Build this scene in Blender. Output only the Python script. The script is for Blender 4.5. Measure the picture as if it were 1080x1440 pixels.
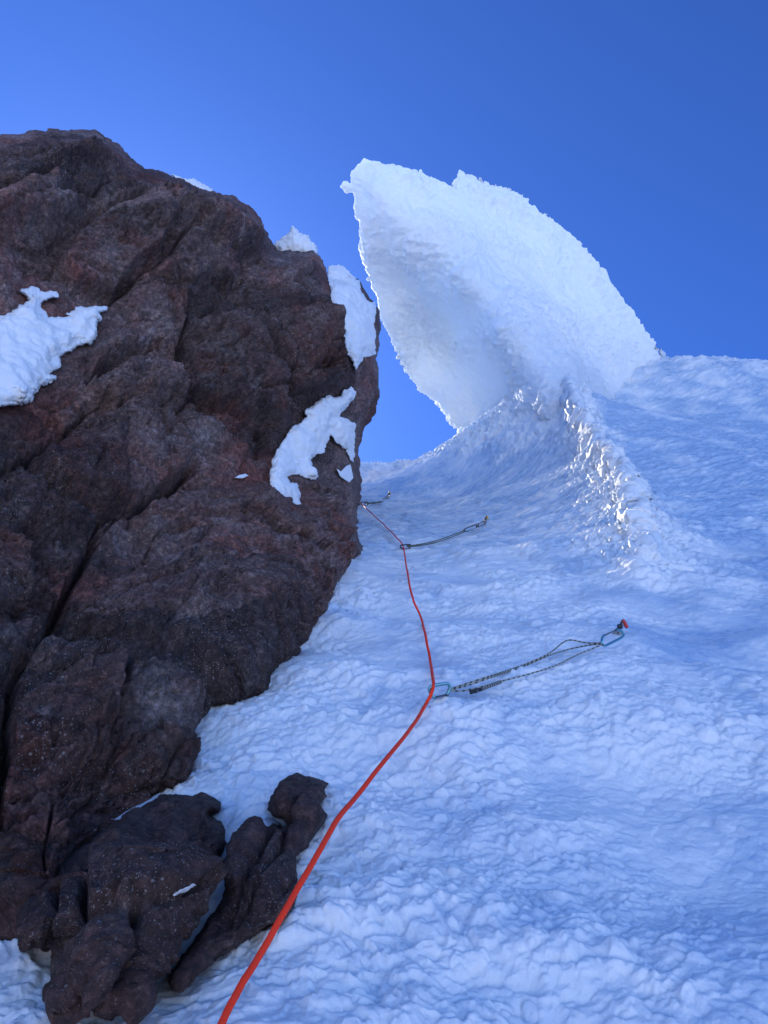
import bpy, math, time
import numpy as np
from mathutils import Vector, Matrix

# ------------------------------------------------------------------ clear
for o in list(bpy.data.objects):
    bpy.data.objects.remove(o)
scene = bpy.context.scene
COL = scene.collection
R = math.radians

# ------------------------------------------------------------------ camera
SLOPE = 50.0                      # steepness of the snow slope (degrees)
TILT = 5.5                        # camera axis points this much into the slope
FPX = 1040.0                      # focal length in pixels of a 1080x1440 frame
CAM_H = 0.75                      # camera above the slope, along its normal
PITCH = SLOPE - TILT
cam_d = bpy.data.cameras.new('camera')
cam_d.sensor_fit = 'VERTICAL'
cam_d.sensor_height = 24.0
cam_d.lens = 24.0 * FPX / 1440.0
cam_d.clip_start = 0.05
cam_d.clip_end = 20000
cam = bpy.data.objects.new('camera', cam_d)
cam.rotation_euler = (R(90 + PITCH), 0, 0)
COL.objects.link(cam)
scene.camera = cam

# ------------------------------------------------------------------ sun and sky
SUN_EL, SUN_AZ = R(47.6), R(-31.0)       # azimuth measured from +Y, negative = left
sun_vec = Vector((math.sin(SUN_AZ) * math.cos(SUN_EL), math.cos(SUN_AZ) * math.cos(SUN_EL), math.sin(SUN_EL)))
sun_d = bpy.data.lights.new('sun', 'SUN')
sun_d.energy = 4.0
sun_d.angle = R(0.5)
sun_d.color = (1.0, 0.94, 0.85)
sun = bpy.data.objects.new('sun', sun_d)
sun.rotation_euler = (-sun_vec).to_track_quat('-Z', 'Y').to_euler()
sun.location = sun_vec * 50
COL.objects.link(sun)

world = bpy.data.worlds.new('World')
scene.world = world
world.use_nodes = True
wn = world.node_tree
wn.nodes.clear()
sky = wn.nodes.new('ShaderNodeTexSky')
sky.sky_type = 'NISHITA'
sky.sun_disc = False
sky.sun_elevation = SUN_EL
sky.sun_rotation = SUN_AZ
sky.altitude = 3500
sky.air_density = 1.0
sky.dust_density = 2.2
sky.ozone_density = 10.0
bg = wn.nodes.new('ShaderNodeBackground')
bg.inputs['Strength'].default_value = 0.12
wo = wn.nodes.new('ShaderNodeOutputWorld')
gam = wn.nodes.new('ShaderNodeGamma')            # deep saturated high-altitude blue
gam.inputs['Gamma'].default_value = 1.5
wn.links.new(sky.outputs['Color'], gam.inputs['Color'])
wn.links.new(gam.outputs['Color'], bg.inputs['Color'])
wn.links.new(bg.outputs[0], wo.inputs['Surface'])

scene.view_settings.view_transform = 'Standard'
scene.view_settings.look = 'None'
scene.view_settings.exposure = 0.68
scene.view_settings.gamma = 1.0
scene.render.engine = 'CYCLES'
scene.cycles.use_denoising = True
scene.cycles.max_bounces = 8
scene.cycles.diffuse_bounces = 4

# ------------------------------------------------------------------ frames
# local frame: u to the right, v up the slope, n out of the slope; the camera is at (0,0,0)
VW = np.array([0, math.cos(R(SLOPE)), math.sin(R(SLOPE))])
NW = np.array([0, -math.sin(R(SLOPE)), math.cos(R(SLOPE))])
UW = np.array([1.0, 0, 0])
M_UVN = np.stack([UW, VW, NW])            # rows: local @ M = world
CT, ST = math.cos(R(TILT)), math.sin(R(TILT))


def ray(px, py):
    """direction (u,v,n) through a point of the view, unit depth along the view axis"""
    a = (np.asarray(px, float) - 540.0) / FPX
    b = (720.0 - np.asarray(py, float)) / FPX
    a, b = np.broadcast_arrays(a, b)
    return np.stack([a, CT + b * ST, -ST + b * CT], -1)


def to_world(p):
    return np.asarray(p) @ M_UVN


# ------------------------------------------------------------------ noise
def _hash(*ks, seed=0):
    h = np.full(ks[0].shape, (seed * 2654435761 + 374761393) & 0xffffffff, np.uint32)
    for k in ks:
        h ^= k.astype(np.int64).astype(np.uint32) * np.uint32(0x9E3779B1)
        h = (h ^ (h >> np.uint32(15))) * np.uint32(0x85EBCA77)
        h ^= h >> np.uint32(13)
    h = h * np.uint32(0xC2B2AE3D)
    return h ^ (h >> np.uint32(16))


_G2 = np.array([(math.cos(i * math.pi / 8), math.sin(i * math.pi / 8)) for i in range(16)], np.float32) * 1.45
_G3 = np.array([(1, 1, 0), (-1, 1, 0), (1, -1, 0), (-1, -1, 0), (1, 0, 1), (-1, 0, 1), (1, 0, -1), (-1, 0, -1),
                (0, 1, 1), (0, -1, 1), (0, 1, -1), (0, -1, -1), (1, 1, 0), (-1, 1, 0), (0, -1, 1), (0, -1, -1)], np.float32)


def _fade(t):
    return t * t * t * (t * (t * 6 - 15) + 10)


def perlin2(x, y, seed=0):
    x = np.asarray(x, np.float32); y = np.asarray(y, np.float32)
    xi = np.floor(x); yi = np.floor(y)
    fx = x - xi; fy = y - yi
    xi = xi.astype(np.int64); yi = yi.astype(np.int64)
    def g(dx, dy):
        k = _hash(xi + dx, yi + dy, seed=seed) & np.uint32(15)
        return _G2[k, 0] * (fx - dx) + _G2[k, 1] * (fy - dy)
    ux = _fade(fx); uy = _fade(fy)
    a = g(0, 0); a += (g(1, 0) - a) * ux
    b = g(0, 1); b += (g(1, 1) - b) * ux
    return a + (b - a) * uy


def perlin3(p, seed=0):
    p = np.asarray(p, np.float32)
    i = np.floor(p); f = p - i
    i = i.astype(np.int64)
    fx, fy, fz = f[:, 0], f[:, 1], f[:, 2]
    def g(dx, dy, dz):
        k = _hash(i[:, 0] + dx, i[:, 1] + dy, i[:, 2] + dz, seed=seed) & np.uint32(15)
        return _G3[k, 0] * (fx - dx) + _G3[k, 1] * (fy - dy) + _G3[k, 2] * (fz - dz)
    ux, uy, uz = _fade(fx), _fade(fy), _fade(fz)
    def plane(dz):
        a = g(0, 0, dz); a += (g(1, 0, dz) - a) * ux
        b = g(0, 1, dz); b += (g(1, 1, dz) - b) * ux
        return a + (b - a) * uy
    a = plane(0)
    return a + (plane(1) - a) * uz


def fbm3(p, scale, octaves, seed=0, gain=0.5, ridged=False):
    out = np.zeros(len(p), np.float32); amp = 1.0; tot = 0
    q = np.asarray(p) / scale
    for k in range(octaves):
        nz = perlin3(q, seed + k * 17)
        if ridged:
            nz = 1 - 2 * np.abs(nz)
        out += amp * nz; tot += amp
        amp *= gain; q = q * 2.03 + 7.1
    return out / tot


def fbm2(x, y, scale, octaves, seed=0, gain=0.5):
    out = np.zeros(np.shape(x), np.float32); amp = 1.0; tot = 0
    x = np.asarray(x) / scale; y = np.asarray(y) / scale
    for k in range(octaves):
        out += amp * perlin2(x, y, seed + k * 17); tot += amp
        amp *= gain; x = x * 2.03 + 5.3; y = y * 2.03 + 9.7
    return out / tot


def worley3(p, seed=0):
    """F1, F2 distances, plus the nearest cell's feature point and id hash"""
    p = np.asarray(p, np.float32)
    base = np.floor(p).astype(np.int64)
    n = len(p)
    f1 = np.full(n, 9.0, np.float32); f2 = np.full(n, 9.0, np.float32)
    cid = np.zeros(n, np.uint32); cp = np.zeros((n, 3), np.float32)
    for dx in (-1, 0, 1):
        for dy in (-1, 0, 1):
            for dz in (-1, 0, 1):
                c = base + np.array([dx, dy, dz])
                h = _hash(c[:, 0], c[:, 1], c[:, 2], seed=seed)
                q = np.stack([(h & np.uint32(1023)), ((h >> np.uint32(10)) & np.uint32(1023)),
                              ((h >> np.uint32(20)) & np.uint32(1023))], -1).astype(np.float32) / 1023.0 + c
                d = np.sqrt(((q - p) ** 2).sum(1))
                near = d < f1
                f2 = np.where(near, f1, np.minimum(f2, d))
                f1 = np.where(near, d, f1)
                cid = np.where(near, h, cid)
                cp[near] = q[near]
    return f1, f2, cp, cid


def blobs2(x, y, seed=0, rmin=0.35, rmax=0.85):
    """puffs: the upper surface of many overlapping rounded lumps, 0..~0.7"""
    x = np.asarray(x, np.float32); y = np.asarray(y, np.float32)
    bx = np.floor(x).astype(np.int64); by = np.floor(y).astype(np.int64)
    out = np.zeros(x.shape, np.float32)
    for dx in (-1, 0, 1):
        for dy in (-1, 0, 1):
            h = _hash(bx + dx, by + dy, seed=seed)
            qx = bx + dx + (h & np.uint32(255)).astype(np.float32) / 255
            qy = by + dy + ((h >> np.uint32(8)) & np.uint32(255)).astype(np.float32) / 255
            r = rmin + (rmax - rmin) * ((h >> np.uint32(16)) & np.uint32(255)).astype(np.float32) / 255
            d2 = (x - qx) ** 2 + (y - qy) ** 2
            out = np.maximum(out, r * (1 - d2 / (r * r)))
    return out


def cells2(x, y, seed=0):
    """crust plates: nearest and second distances with a random value per plate"""
    x = np.asarray(x, np.float32); y = np.asarray(y, np.float32)
    bx = np.floor(x).astype(np.int64); by = np.floor(y).astype(np.int64)
    f1 = np.full(x.shape, 9.0, np.float32); f2 = f1.copy(); rv = np.zeros(x.shape, np.float32)
    gx = np.zeros(x.shape, np.float32)
    for dx in (-1, 0, 1):
        for dy in (-1, 0, 1):
            h = _hash(bx + dx, by + dy, seed=seed)
            qx = bx + dx + (h & np.uint32(255)).astype(np.float32) / 255
            qy = by + dy + ((h >> np.uint32(8)) & np.uint32(255)).astype(np.float32) / 255
            r = ((h >> np.uint32(16)) & np.uint32(255)).astype(np.float32) / 127.5 - 1
            t = ((h >> np.uint32(24)) & np.uint32(255)).astype(np.float32) / 127.5 - 1
            d = np.sqrt((x - qx) ** 2 + (y - qy) ** 2)
            near = d < f1
            f2 = np.where(near, f1, np.minimum(f2, d)); f1 = np.where(near, d, f1)
            rv = np.where(near, r + 0.9 * (t * (x - qx) + r * (y - qy)), rv)
    return rv * sstep(0.0, 0.22, f2 - f1)


def sstep(a, b, x):
    t = np.clip((np.asarray(x, float) - a) / (b - a), 0, 1)
    return t * t * (3 - 2 * t)


class TPS:
    """thin plate spline through scattered control values"""
    def __init__(self, pts, vals, smooth=0.0):
        self.p = np.asarray(pts, float)
        self.s = np.abs(self.p).max()
        P = self.p / self.s
        n = len(P)
        K = self._u(((P[:, None] - P[None]) ** 2).sum(-1)) + np.eye(n) * smooth
        A = np.zeros((n + 3, n + 3))
        A[:n, :n] = K
        A[:n, n:] = np.c_[np.ones(n), P]
        A[n:, :n] = A[:n, n:].T
        self.w = np.linalg.solve(A, np.r_[np.asarray(vals, float), 0, 0, 0])

    @staticmethod
    def _u(r2):
        return 0.5 * r2 * np.log(r2 + 1e-12)

    def __call__(self, x, y):
        x = np.asarray(x, float) / self.s; y = np.asarray(y, float) / self.s
        out = self.w[-3] + self.w[-2] * x + self.w[-1] * y
        for (a, b), w in zip(self.p / self.s, self.w):
            out = out + w * self._u((x - a) ** 2 + (y - b) ** 2)
        return out


# ------------------------------------------------------------------ mesh helpers
def make_mesh(name, verts, quads, tris=None, smooth=True):
    me = bpy.data.meshes.new(name)
    verts = np.asarray(verts, np.float32)
    nq = len(quads); nt = 0 if tris is None else len(tris)
    me.vertices.add(len(verts))
    me.vertices.foreach_set('co', verts.ravel())
    loops = np.asarray(quads, np.int32).ravel()
    starts = np.arange(nq, dtype=np.int32) * 4
    if nt:
        loops = np.r_[loops, np.asarray(tris, np.int32).ravel()]
        starts = np.r_[starts, nq * 4 + np.arange(nt, dtype=np.int32) * 3]
    me.loops.add(len(loops))
    me.loops.foreach_set('vertex_index', loops.astype(np.int32))
    me.polygons.add(nq + nt)
    me.polygons.foreach_set('loop_start', starts.astype(np.int32))
    me.polygons.foreach_set('use_smooth', np.full(nq + nt, smooth, bool))
    me.update(calc_edges=True)
    me.validate()
    return me


def set_attr(me, name, vals):
    at = me.attributes.new(name, 'FLOAT', 'POINT')
    at.data.foreach_set('value', np.asarray(vals, np.float32))


def vnormals(v, quads):
    a, b, c, d = (v[quads[:, k]] for k in range(4))
    fn = np.cross(c - a, d - b)
    out = np.zeros_like(v)
    for k in range(4):
        for ax in range(3):
            out[:, ax] += np.bincount(quads[:, k], fn[:, ax], minlength=len(v))
    return out / (np.linalg.norm(out, axis=1, keepdims=True) + 1e-12)


def link(name, me, mat, parent=None, origin=None):
    o = bpy.data.objects.new(name, me)
    if mat is not None:
        me.materials.append(mat)
    COL.objects.link(o)
    if parent is not None:
        o.parent = parent
    if origin is not None:
        o.location = origin
    return o


def tag(o, label=None, cat=None, group=None, kind=None):
    if label: o['label'] = label
    if cat: o['category'] = cat
    if group: o['group'] = group
    if kind: o['kind'] = kind
    return o


def poly_sdf(px, py, poly):
    """signed distance to a closed polygon, positive inside"""
    poly = np.asarray(poly, float)
    a = poly; b = np.roll(poly, -1, 0)
    d2 = np.full(px.shape, 1e12); inside = np.zeros(px.shape, bool)
    for (x0, y0), (x1, y1) in zip(a, b):
        ex, ey = x1 - x0, y1 - y0
        wx, wy = px - x0, py - y0
        t = np.clip((wx * ex + wy * ey) / (ex * ex + ey * ey + 1e-9), 0, 1)
        d2 = np.minimum(d2, (wx - t * ex) ** 2 + (wy - t * ey) ** 2)
        if y0 != y1:
            cross = ((y0 > py) != (y1 > py)) & (px < (x1 - x0) * (py - y0) / (y1 - y0) + x0)
            inside ^= cross
    d = np.sqrt(d2)
    return np.where(inside, d, -d)


def line_dist(px, py, pts):
    pts = np.asarray(pts, float)
    d2 = np.full(px.shape, 1e12)
    for (x0, y0), (x1, y1) in zip(pts[:-1], pts[1:]):
        ex, ey = x1 - x0, y1 - y0
        wx, wy = px - x0, py - y0
        t = np.clip((wx * ex + wy * ey) / (ex * ex + ey * ey + 1e-9), 0, 1)
        d2 = np.minimum(d2, (wx - t * ex) ** 2 + (wy - t * ey) ** 2)
    return np.sqrt(d2)


def box_blur(a, r):
    for ax in (0, 1):
        p = np.pad(a, [(r + 1, r) if k == ax else (0, 0) for k in (0, 1)], mode='edge')
        c = np.cumsum(p, axis=ax)
        n = a.shape[ax]
        a = (np.take(c, np.arange(n) + 2 * r + 1, ax) - np.take(c, np.arange(n), ax)) / (2 * r + 1)
    return a


def solid(poly, step, front, back, edge_noise=None, displace=None, blur=0):
    """A closed body: the outline spans a grid, front() and back() give the depth of its two sides.
    front/back(px, py, sd) -> depth; displace(P, N, px, py, sd, side) -> metres along the normal.
    Returns verts in (u,v,n), quads and per-vertex dict."""
    poly = np.asarray(poly, float)
    x0, y0 = poly.min(0) - 14; x1, y1 = poly.max(0) + 14
    nx = int((x1 - x0) / step) + 1; ny = int((y1 - y0) / step) + 1
    gx, gy = np.meshgrid(x0 + np.arange(nx) * step, y0 + np.arange(ny) * step)
    sd = poly_sdf(gx, gy, poly)
    if edge_noise is not None:
        sd = sd + edge_noise(gx, gy)
    inside = sd > 0
    cell = inside[:-1, :-1] | inside[1:, :-1] | inside[:-1, 1:] | inside[1:, 1:]
    cell &= np.minimum.reduce([sd[:-1, :-1], sd[1:, :-1], sd[:-1, 1:], sd[1:, 1:]]) > -4 * step
    # pull the outer vertices onto the outline
    dy, dx = np.gradient(sd, step)
    g2 = dx * dx + dy * dy + 1e-6
    out = ~inside
    mv = np.clip(-sd / np.sqrt(g2), -1.6 * step, 1.6 * step) / np.sqrt(g2)
    gx = np.where(out, gx + dx * mv, gx); gy = np.where(out, gy + dy * mv, gy)
    sd = np.where(out, 0.0, sd)
    idx = np.full((ny, nx), -1, np.int64)
    used = np.zeros((ny, nx), bool)
    for sy, sx in ((0, 0), (1, 0), (0, 1), (1, 1)):
        used[sy:ny - 1 + sy, sx:nx - 1 + sx] |= cell
    n = used.sum()
    idx[used] = np.arange(n)
    cy, cx = np.nonzero(cell)
    fq = np.stack([idx[cy, cx], idx[cy + 1, cx], idx[cy + 1, cx + 1], idx[cy, cx + 1]], -1)
    px, py, s = gx[used], gy[used], sd[used]
    rim = s <= 0
    sb = s
    if blur:
        k = max(1, int(blur / step))
        sb = np.maximum(sd, 0)
        for _ in range(3):
            sb = box_blur(sb, k)
        sb = (sb * sstep(0, 7, sd))[used]
    tf = front(px, py, sb); tb = back(px, py, sb)
    r = ray(px, py)
    Pf = r * tf[:, None]; Pb = r * tb[:, None]
    mid = (Pf + Pb) / 2
    Pf[rim] = mid[rim]
    bi = np.full(n, -1, np.int64)
    bi[~rim] = n + np.arange((~rim).sum())
    bi[rim] = np.nonzero(rim)[0]
    V = np.r_[Pf, Pb[~rim]]
    Q = np.r_[fq, bi[fq][:, ::-1]]
    keep = np.r_[np.ones(len(fq), bool), ~(rim[fq].all(1))]
    Q = Q[keep]
    side = np.r_[np.zeros(n), np.ones((~rim).sum())]
    PX = np.r_[px, px[~rim]]; PY = np.r_[py, py[~rim]]; S = np.r_[s, s[~rim]]
    if displace is not None:
        N = vnormals(V, Q)
        V = V + N * displace(V, N, PX, PY, S, side)[:, None]
    return V, Q, dict(px=PX, py=PY, sd=S, side=side)


def build(name, V, Q, mat, attrs=None, origin=None):
    W = to_world(V)
    if origin is None:
        origin = np.r_[(W[:, :2].min(0) + W[:, :2].max(0)) / 2, W[:, 2].min()]
    me = make_mesh(name, W - origin, Q)
    for k, a in (attrs or {}).items():
        set_attr(me, k, a)
    return link(name, me, mat, origin=Vector(origin))


# ------------------------------------------------------------------ materials
def new_mat(name):
    m = bpy.data.materials.new(name)
    m.use_nodes = True
    nt = m.node_tree
    for nd in list(nt.nodes):
        if nd.type != 'OUTPUT_MATERIAL':
            nt.nodes.remove(nd)
    out = nt.nodes['Material Output']
    b = nt.nodes.new('ShaderNodeBsdfPrincipled')
    nt.links.new(b.outputs[0], out.inputs['Surface'])
    return m, nt, b


def nd(nt, typ, **kw):
    n = nt.nodes.new(typ)
    for k, v in kw.items():
        if k in n.inputs.keys() if hasattr(n.inputs, 'keys') else False:
            n.inputs[k].default_value = v
        else:
            setattr(n, k, v)
    return n


def noise_node(nt, vec, scale, detail=4, rough=0.55, dist=0.0):
    n = nt.nodes.new('ShaderNodeTexNoise')
    n.inputs['Scale'].default_value = scale
    n.inputs['Detail'].default_value = detail
    n.inputs['Roughness'].default_value = rough
    n.inputs['Distortion'].default_value = dist
    nt.links.new(vec, n.inputs['Vector'])
    return n.outputs['Fac']


def ramp(nt, fac, stops):
    n = nt.nodes.new('ShaderNodeValToRGB')
    e = n.color_ramp.elements
    while len(e) < len(stops):
        e.new(0.5)
    for el, (p, c) in zip(e, stops):
        el.position = p
        el.color = (c, c, c, 1) if isinstance(c, (int, float)) else (*c, 1)
    nt.links.new(fac, n.inputs['Fac'])
    return n.outputs['Color']


def mix(nt, fac, a, b, blend='MIX'):
    n = nt.nodes.new('ShaderNodeMix')
    n.data_type = 'RGBA'
    n.blend_type = blend
    for sock, val in ((n.inputs[0], fac), (n.inputs[6], a), (n.inputs[7], b)):
        if hasattr(val, 'is_output'):
            nt.links.new(val, sock)
        elif isinstance(val, (int, float)):
            sock.default_value = val
        else:
            sock.default_value = (*val, 1)
    return n.outputs[2]


def math_node(nt, op, a, b=0.0):
    n = nt.nodes.new('ShaderNodeMath')
    n.operation = op
    for sock, val in ((n.inputs[0], a), (n.inputs[1], b)):
        if hasattr(val, 'is_output'):
            nt.links.new(val, sock)
        else:
            sock.default_value = val
    return n.outputs[0]


def bump(nt, b, height, strength, dist, prev=None):
    n = nt.nodes.new('ShaderNodeBump')
    n.inputs['Strength'].default_value = strength
    n.inputs['Distance'].default_value = dist
    nt.links.new(height, n.inputs['Height'])
    if prev is not None:
        nt.links.new(prev, n.inputs['Normal'])
    nt.links.new(n.outputs[0], b.inputs['Normal'])
    return n.outputs[0]


def geo_pos(nt):
    return nt.nodes.new('ShaderNodeTexCoord').outputs['Object']


def snow_material(name, snow=(0.70, 0.70, 0.69), ice=(0.36, 0.47, 0.59), sss=0.3, radius=0.03, grain=90.0, gdist=0.004, use_attr=True, through=0.0):
    m, nt, b = new_mat(name)
    vec = geo_pos(nt)
    n1 = noise_node(nt, vec, grain, 4, 0.6)
    n2 = noise_node(nt, vec, grain * 0.23, 3, 0.6, 0.4)
    if use_attr:
        at = nt.nodes.new('ShaderNodeAttribute'); at.attribute_name = 'ice'
        fac = math_node(nt, 'ADD', at.outputs['Fac'], math_node(nt, 'MULTIPLY', math_node(nt, 'SUBTRACT', n2, 0.5), 0.35))
        fac.node.use_clamp = True
        col = mix(nt, fac, snow, ice)
        nt.links.new(col, b.inputs['Base Color'])
        rg = nt.nodes.new('ShaderNodeMapRange')
        rg.inputs['To Min'].default_value = 0.66
        rg.inputs['To Max'].default_value = 0.22
        nt.links.new(fac, rg.inputs['Value'])
        nt.links.new(rg.outputs[0], b.inputs['Roughness'])
    else:
        b.inputs['Base Color'].default_value = (*snow, 1)
        b.inputs['Roughness'].default_value = 0.6
    b.inputs['IOR'].default_value = 1.31
    b.inputs['Subsurface Weight'].default_value = sss
    b.inputs['Subsurface Radius'].default_value = (0.8, 0.92, 1.0)
    b.inputs['Subsurface Scale'].default_value = radius
    p = bump(nt, b, n2, 0.5, gdist * 2.5)
    p = bump(nt, b, n1, 0.55, gdist, p)
    if through:
        tr = nt.nodes.new('ShaderNodeBsdfTranslucent')
        tr.inputs['Color'].default_value = (0.86, 0.94, 0.99, 1)
        nt.links.new(p, tr.inputs['Normal'])
        ms = nt.nodes.new('ShaderNodeMixShader')
        ms.inputs[0].default_value = through
        nt.links.new(b.outputs[0], ms.inputs[1]); nt.links.new(tr.outputs[0], ms.inputs[2])
        nt.links.new(ms.outputs[0], nt.nodes['Material Output'].inputs['Surface'])
    return m


def rock_material(name, base=(0.155, 0.092, 0.078), red=(0.19, 0.062, 0.042), grey=(0.29, 0.23, 0.21), red_amt=0.95, grain=210.0, speck=(0.50, 0.45, 0.42)):
    m, nt, b = new_mat(name)
    vec = geo_pos(nt)
    big = noise_node(nt, vec, 1.3, 4, 0.6, 0.6)
    mid = noise_node(nt, vec, 6.0, 5, 0.65, 0.3)
    fine = noise_node(nt, vec, 42.0, 6, 0.78)
    redf = ramp(nt, big, [(0.48, 0.0), (0.66, red_amt)])
    col = mix(nt, redf, base, red)
    at = nt.nodes.new('ShaderNodeAttribute'); at.attribute_name = 'pale'
    gf = math_node(nt, 'ADD', math_node(nt, 'MULTIPLY', ramp(nt, mid, [(0.50, 0.0), (0.70, 0.9)]), 0.6), at.outputs['Fac'])
    gf.node.use_clamp = True
    col = mix(nt, gf, col, grey)
    col = mix(nt, 0.9, col, ramp(nt, fine, [(0.30, 0.16), (0.5, 0.85), (0.70, 2.3)]), 'MULTIPLY')
    tn = nt.nodes.new('ShaderNodeAttribute'); tn.attribute_name = 'tone'
    col = mix(nt, 1.0, col, ramp(nt, tn.outputs['Fac'], [(0.15, 0.5), (0.5, 1.0), (0.85, 1.75)]), 'MULTIPLY')
    blot = noise_node(nt, vec, 15.0, 4, 0.7, 0.5)
    col = mix(nt, 0.4, col, ramp(nt, blot, [(0.32, 0.45), (0.5, 0.95), (0.68, 1.8)]), 'MULTIPLY')
    dots = None
    for sc, lo, hi, th in ((grain, 0.20, 0.40, 0.72), (grain * 0.36, 0.16, 0.30, 0.80)):
        vo = nt.nodes.new('ShaderNodeTexVoronoi')
        vo.inputs['Scale'].default_value = sc
        nt.links.new(vec, vo.inputs['Vector'])
        sep = nt.nodes.new('ShaderNodeSeparateColor')
        nt.links.new(vo.outputs['Color'], sep.inputs[0])
        d = math_node(nt, 'MULTIPLY', ramp(nt, vo.outputs['Distance'], [(lo, 1.0), (hi, 0.0)]), ramp(nt, sep.outputs[0], [(th, 0.0), (th + 0.1, 1.0)]))
        dots = d if dots is None else math_node(nt, 'MAXIMUM', dots, d)
    patch = noise_node(nt, vec, 4.0, 3, 0.6)
    dots = math_node(nt, 'MULTIPLY', dots, ramp(nt, patch, [(0.40, 0.05), (0.62, 1.0)]))
    col = mix(nt, math_node(nt, 'MULTIPLY', dots, 0.9), col, speck)
    vo2 = nt.nodes.new('ShaderNodeTexVoronoi')
    vo2.inputs['Scale'].default_value = 70.0
    nt.links.new(vec, vo2.inputs['Vector'])
    pit = ramp(nt, vo2.outputs['Distance'], [(0.05, 0.0), (0.45, 1.0)])
    nt.links.new(col, b.inputs['Base Color'])
    b.inputs['Roughness'].default_value = 0.75
    b.inputs['Specular IOR Level'].default_value = 0.35
    p = bump(nt, b, mid, 0.4, 0.04)
    p = bump(nt, b, fine, 1.0, 0.045, p)
    bump(nt, b, pit, 0.6, 0.008, p)
    return m


def plain_mat(name, col, rough=0.5, metal=0.0):
    m, nt, b = new_mat(name)
    vec = geo_pos(nt)
    n = noise_node(nt, vec, 180.0, 3, 0.6)
    c = mix(nt, n, tuple(x * 0.75 for x in col), tuple(min(1, x * 1.2) for x in col))
    nt.links.new(c, b.inputs['Base Color'])
    b.inputs['Roughness'].default_value = rough
    b.inputs['Metallic'].default_value = metal
    return m


M_SLOPE = snow_material('slope_snow')
M_SERAC = snow_material('serac_ice', snow=(0.80, 0.81, 0.82), ice=(0.56, 0.72, 0.86), sss=0.3, radius=0.2, grain=24.0, gdist=0.022, through=0.38)
M_PATCH = snow_material('patch_snow', sss=0.35, radius=0.03, use_attr=False)
M_ROCK = rock_material('rock')
M_OUTCROP = rock_material('outcrop_rock', base=(0.098, 0.050, 0.041), red=(0.105, 0.045, 0.034), grey=(0.15, 0.105, 0.09), grain=330.0)

# ------------------------------------------------------------------ snow slope
H_PTS = [(-60, 0, 0), (60, 0, 0), (0, -30, 0),
         (0, 0, 0), (0, 2.5, 0), (0, 5, 0), (0, 9, 0), (1, 3, 0), (1.4, 2.9, 0), (-1, 2, 0), (-1, 5, 0.05), (0, 13, 0), (0, 20, 0.0),
         (1, 7, 0), (1, 10, 0.05), (1, 14, 0.2), (1.6, 17, 0.62), (0.6, 22, 0.0), (-1.5, 20, 0.2), (-0.6, 22, -0.04),
         (1.55, 5, 0.02), (1.95, 6.2, 0.10), (2.16, 7.5, 0.22), (2.4, 9, 0.55), (2.6, 10.5, 1.15), (2.9, 12, 1.8),
         (3.1, 7, 0.2), (4.6, 10.5, 0.95), (5.4, 14.5, 2.30), (6.75, 13, 2.02), (3.6, 12, 1.32), (6.3, 13.6, 2.2),
         (2, 5, 0), (3, 4, 0), (4, 3, 0), (6, 6, 0.3), (9, 10, 1.0), (9, 14, 2.0),
         (0.6, 26, -1.5), (5.4, 18, 1.6), (7, 17, 1.2), (-3, 26, -1), (2.5, 22, -0.5), (10, 20, 0), (5, 26, -2), (10, 26, -3), (-20, 20, 0), (25, 20, 0),
         (-3, 5, 0.2), (-3, 10, 0.3), (-5, 3, 0.2)]
H_TPS = TPS([(a, b) for a, b, _ in H_PTS], [c for _, _, c in H_PTS], 1e-5)
FIN = [(1.24, 3.4), (1.55, 4.4), (1.86, 5.4), (2.09, 6.4), (2.27, 7.4), (2.40, 8.6), (2.50, 9.8), (2.62, 11.0), (2.9, 12.6)]


def fin_side(u, v):
    """signed distance across the fin's crest (positive to its right) and position along it"""
    f = np.array(FIN)
    cu = np.interp(v, f[:, 1], f[:, 0])
    return u - cu


def slope_base(u, v):
    h = H_TPS(u, v)
    w = fin_side(u, v)
    amp = np.interp(v, [3.2, 3.8, 4.5, 5.5, 6.5, 8, 10, 12, 13.5, 15], [0, 0.06, 0.14, 0.21, 0.27, 0.36, 0.42, 0.26, 0.1, 0])
    wob = 0.08 * perlin2(v * 1.7, u * 0 + 3.3, 41) + 0.05 * perlin2(v * 5.1, u * 0 + 1.3, 42)
    w = w + wob
    thin = 0.30 * amp * np.exp(-(w / 0.075) ** 2) * (1 - sstep(9.6, 11.2, v))
    ridge = np.where(w < 0, np.exp(w / 0.32), np.exp(-w / 0.16))
    return h + amp * ridge + thin


def slope_depth(px, py):
    """depth at which a line of sight meets the smooth slope"""
    r = ray(px, py)
    k = np.clip(-r[..., 2], 0.02, None)
    t = CAM_H / k
    return t


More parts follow.
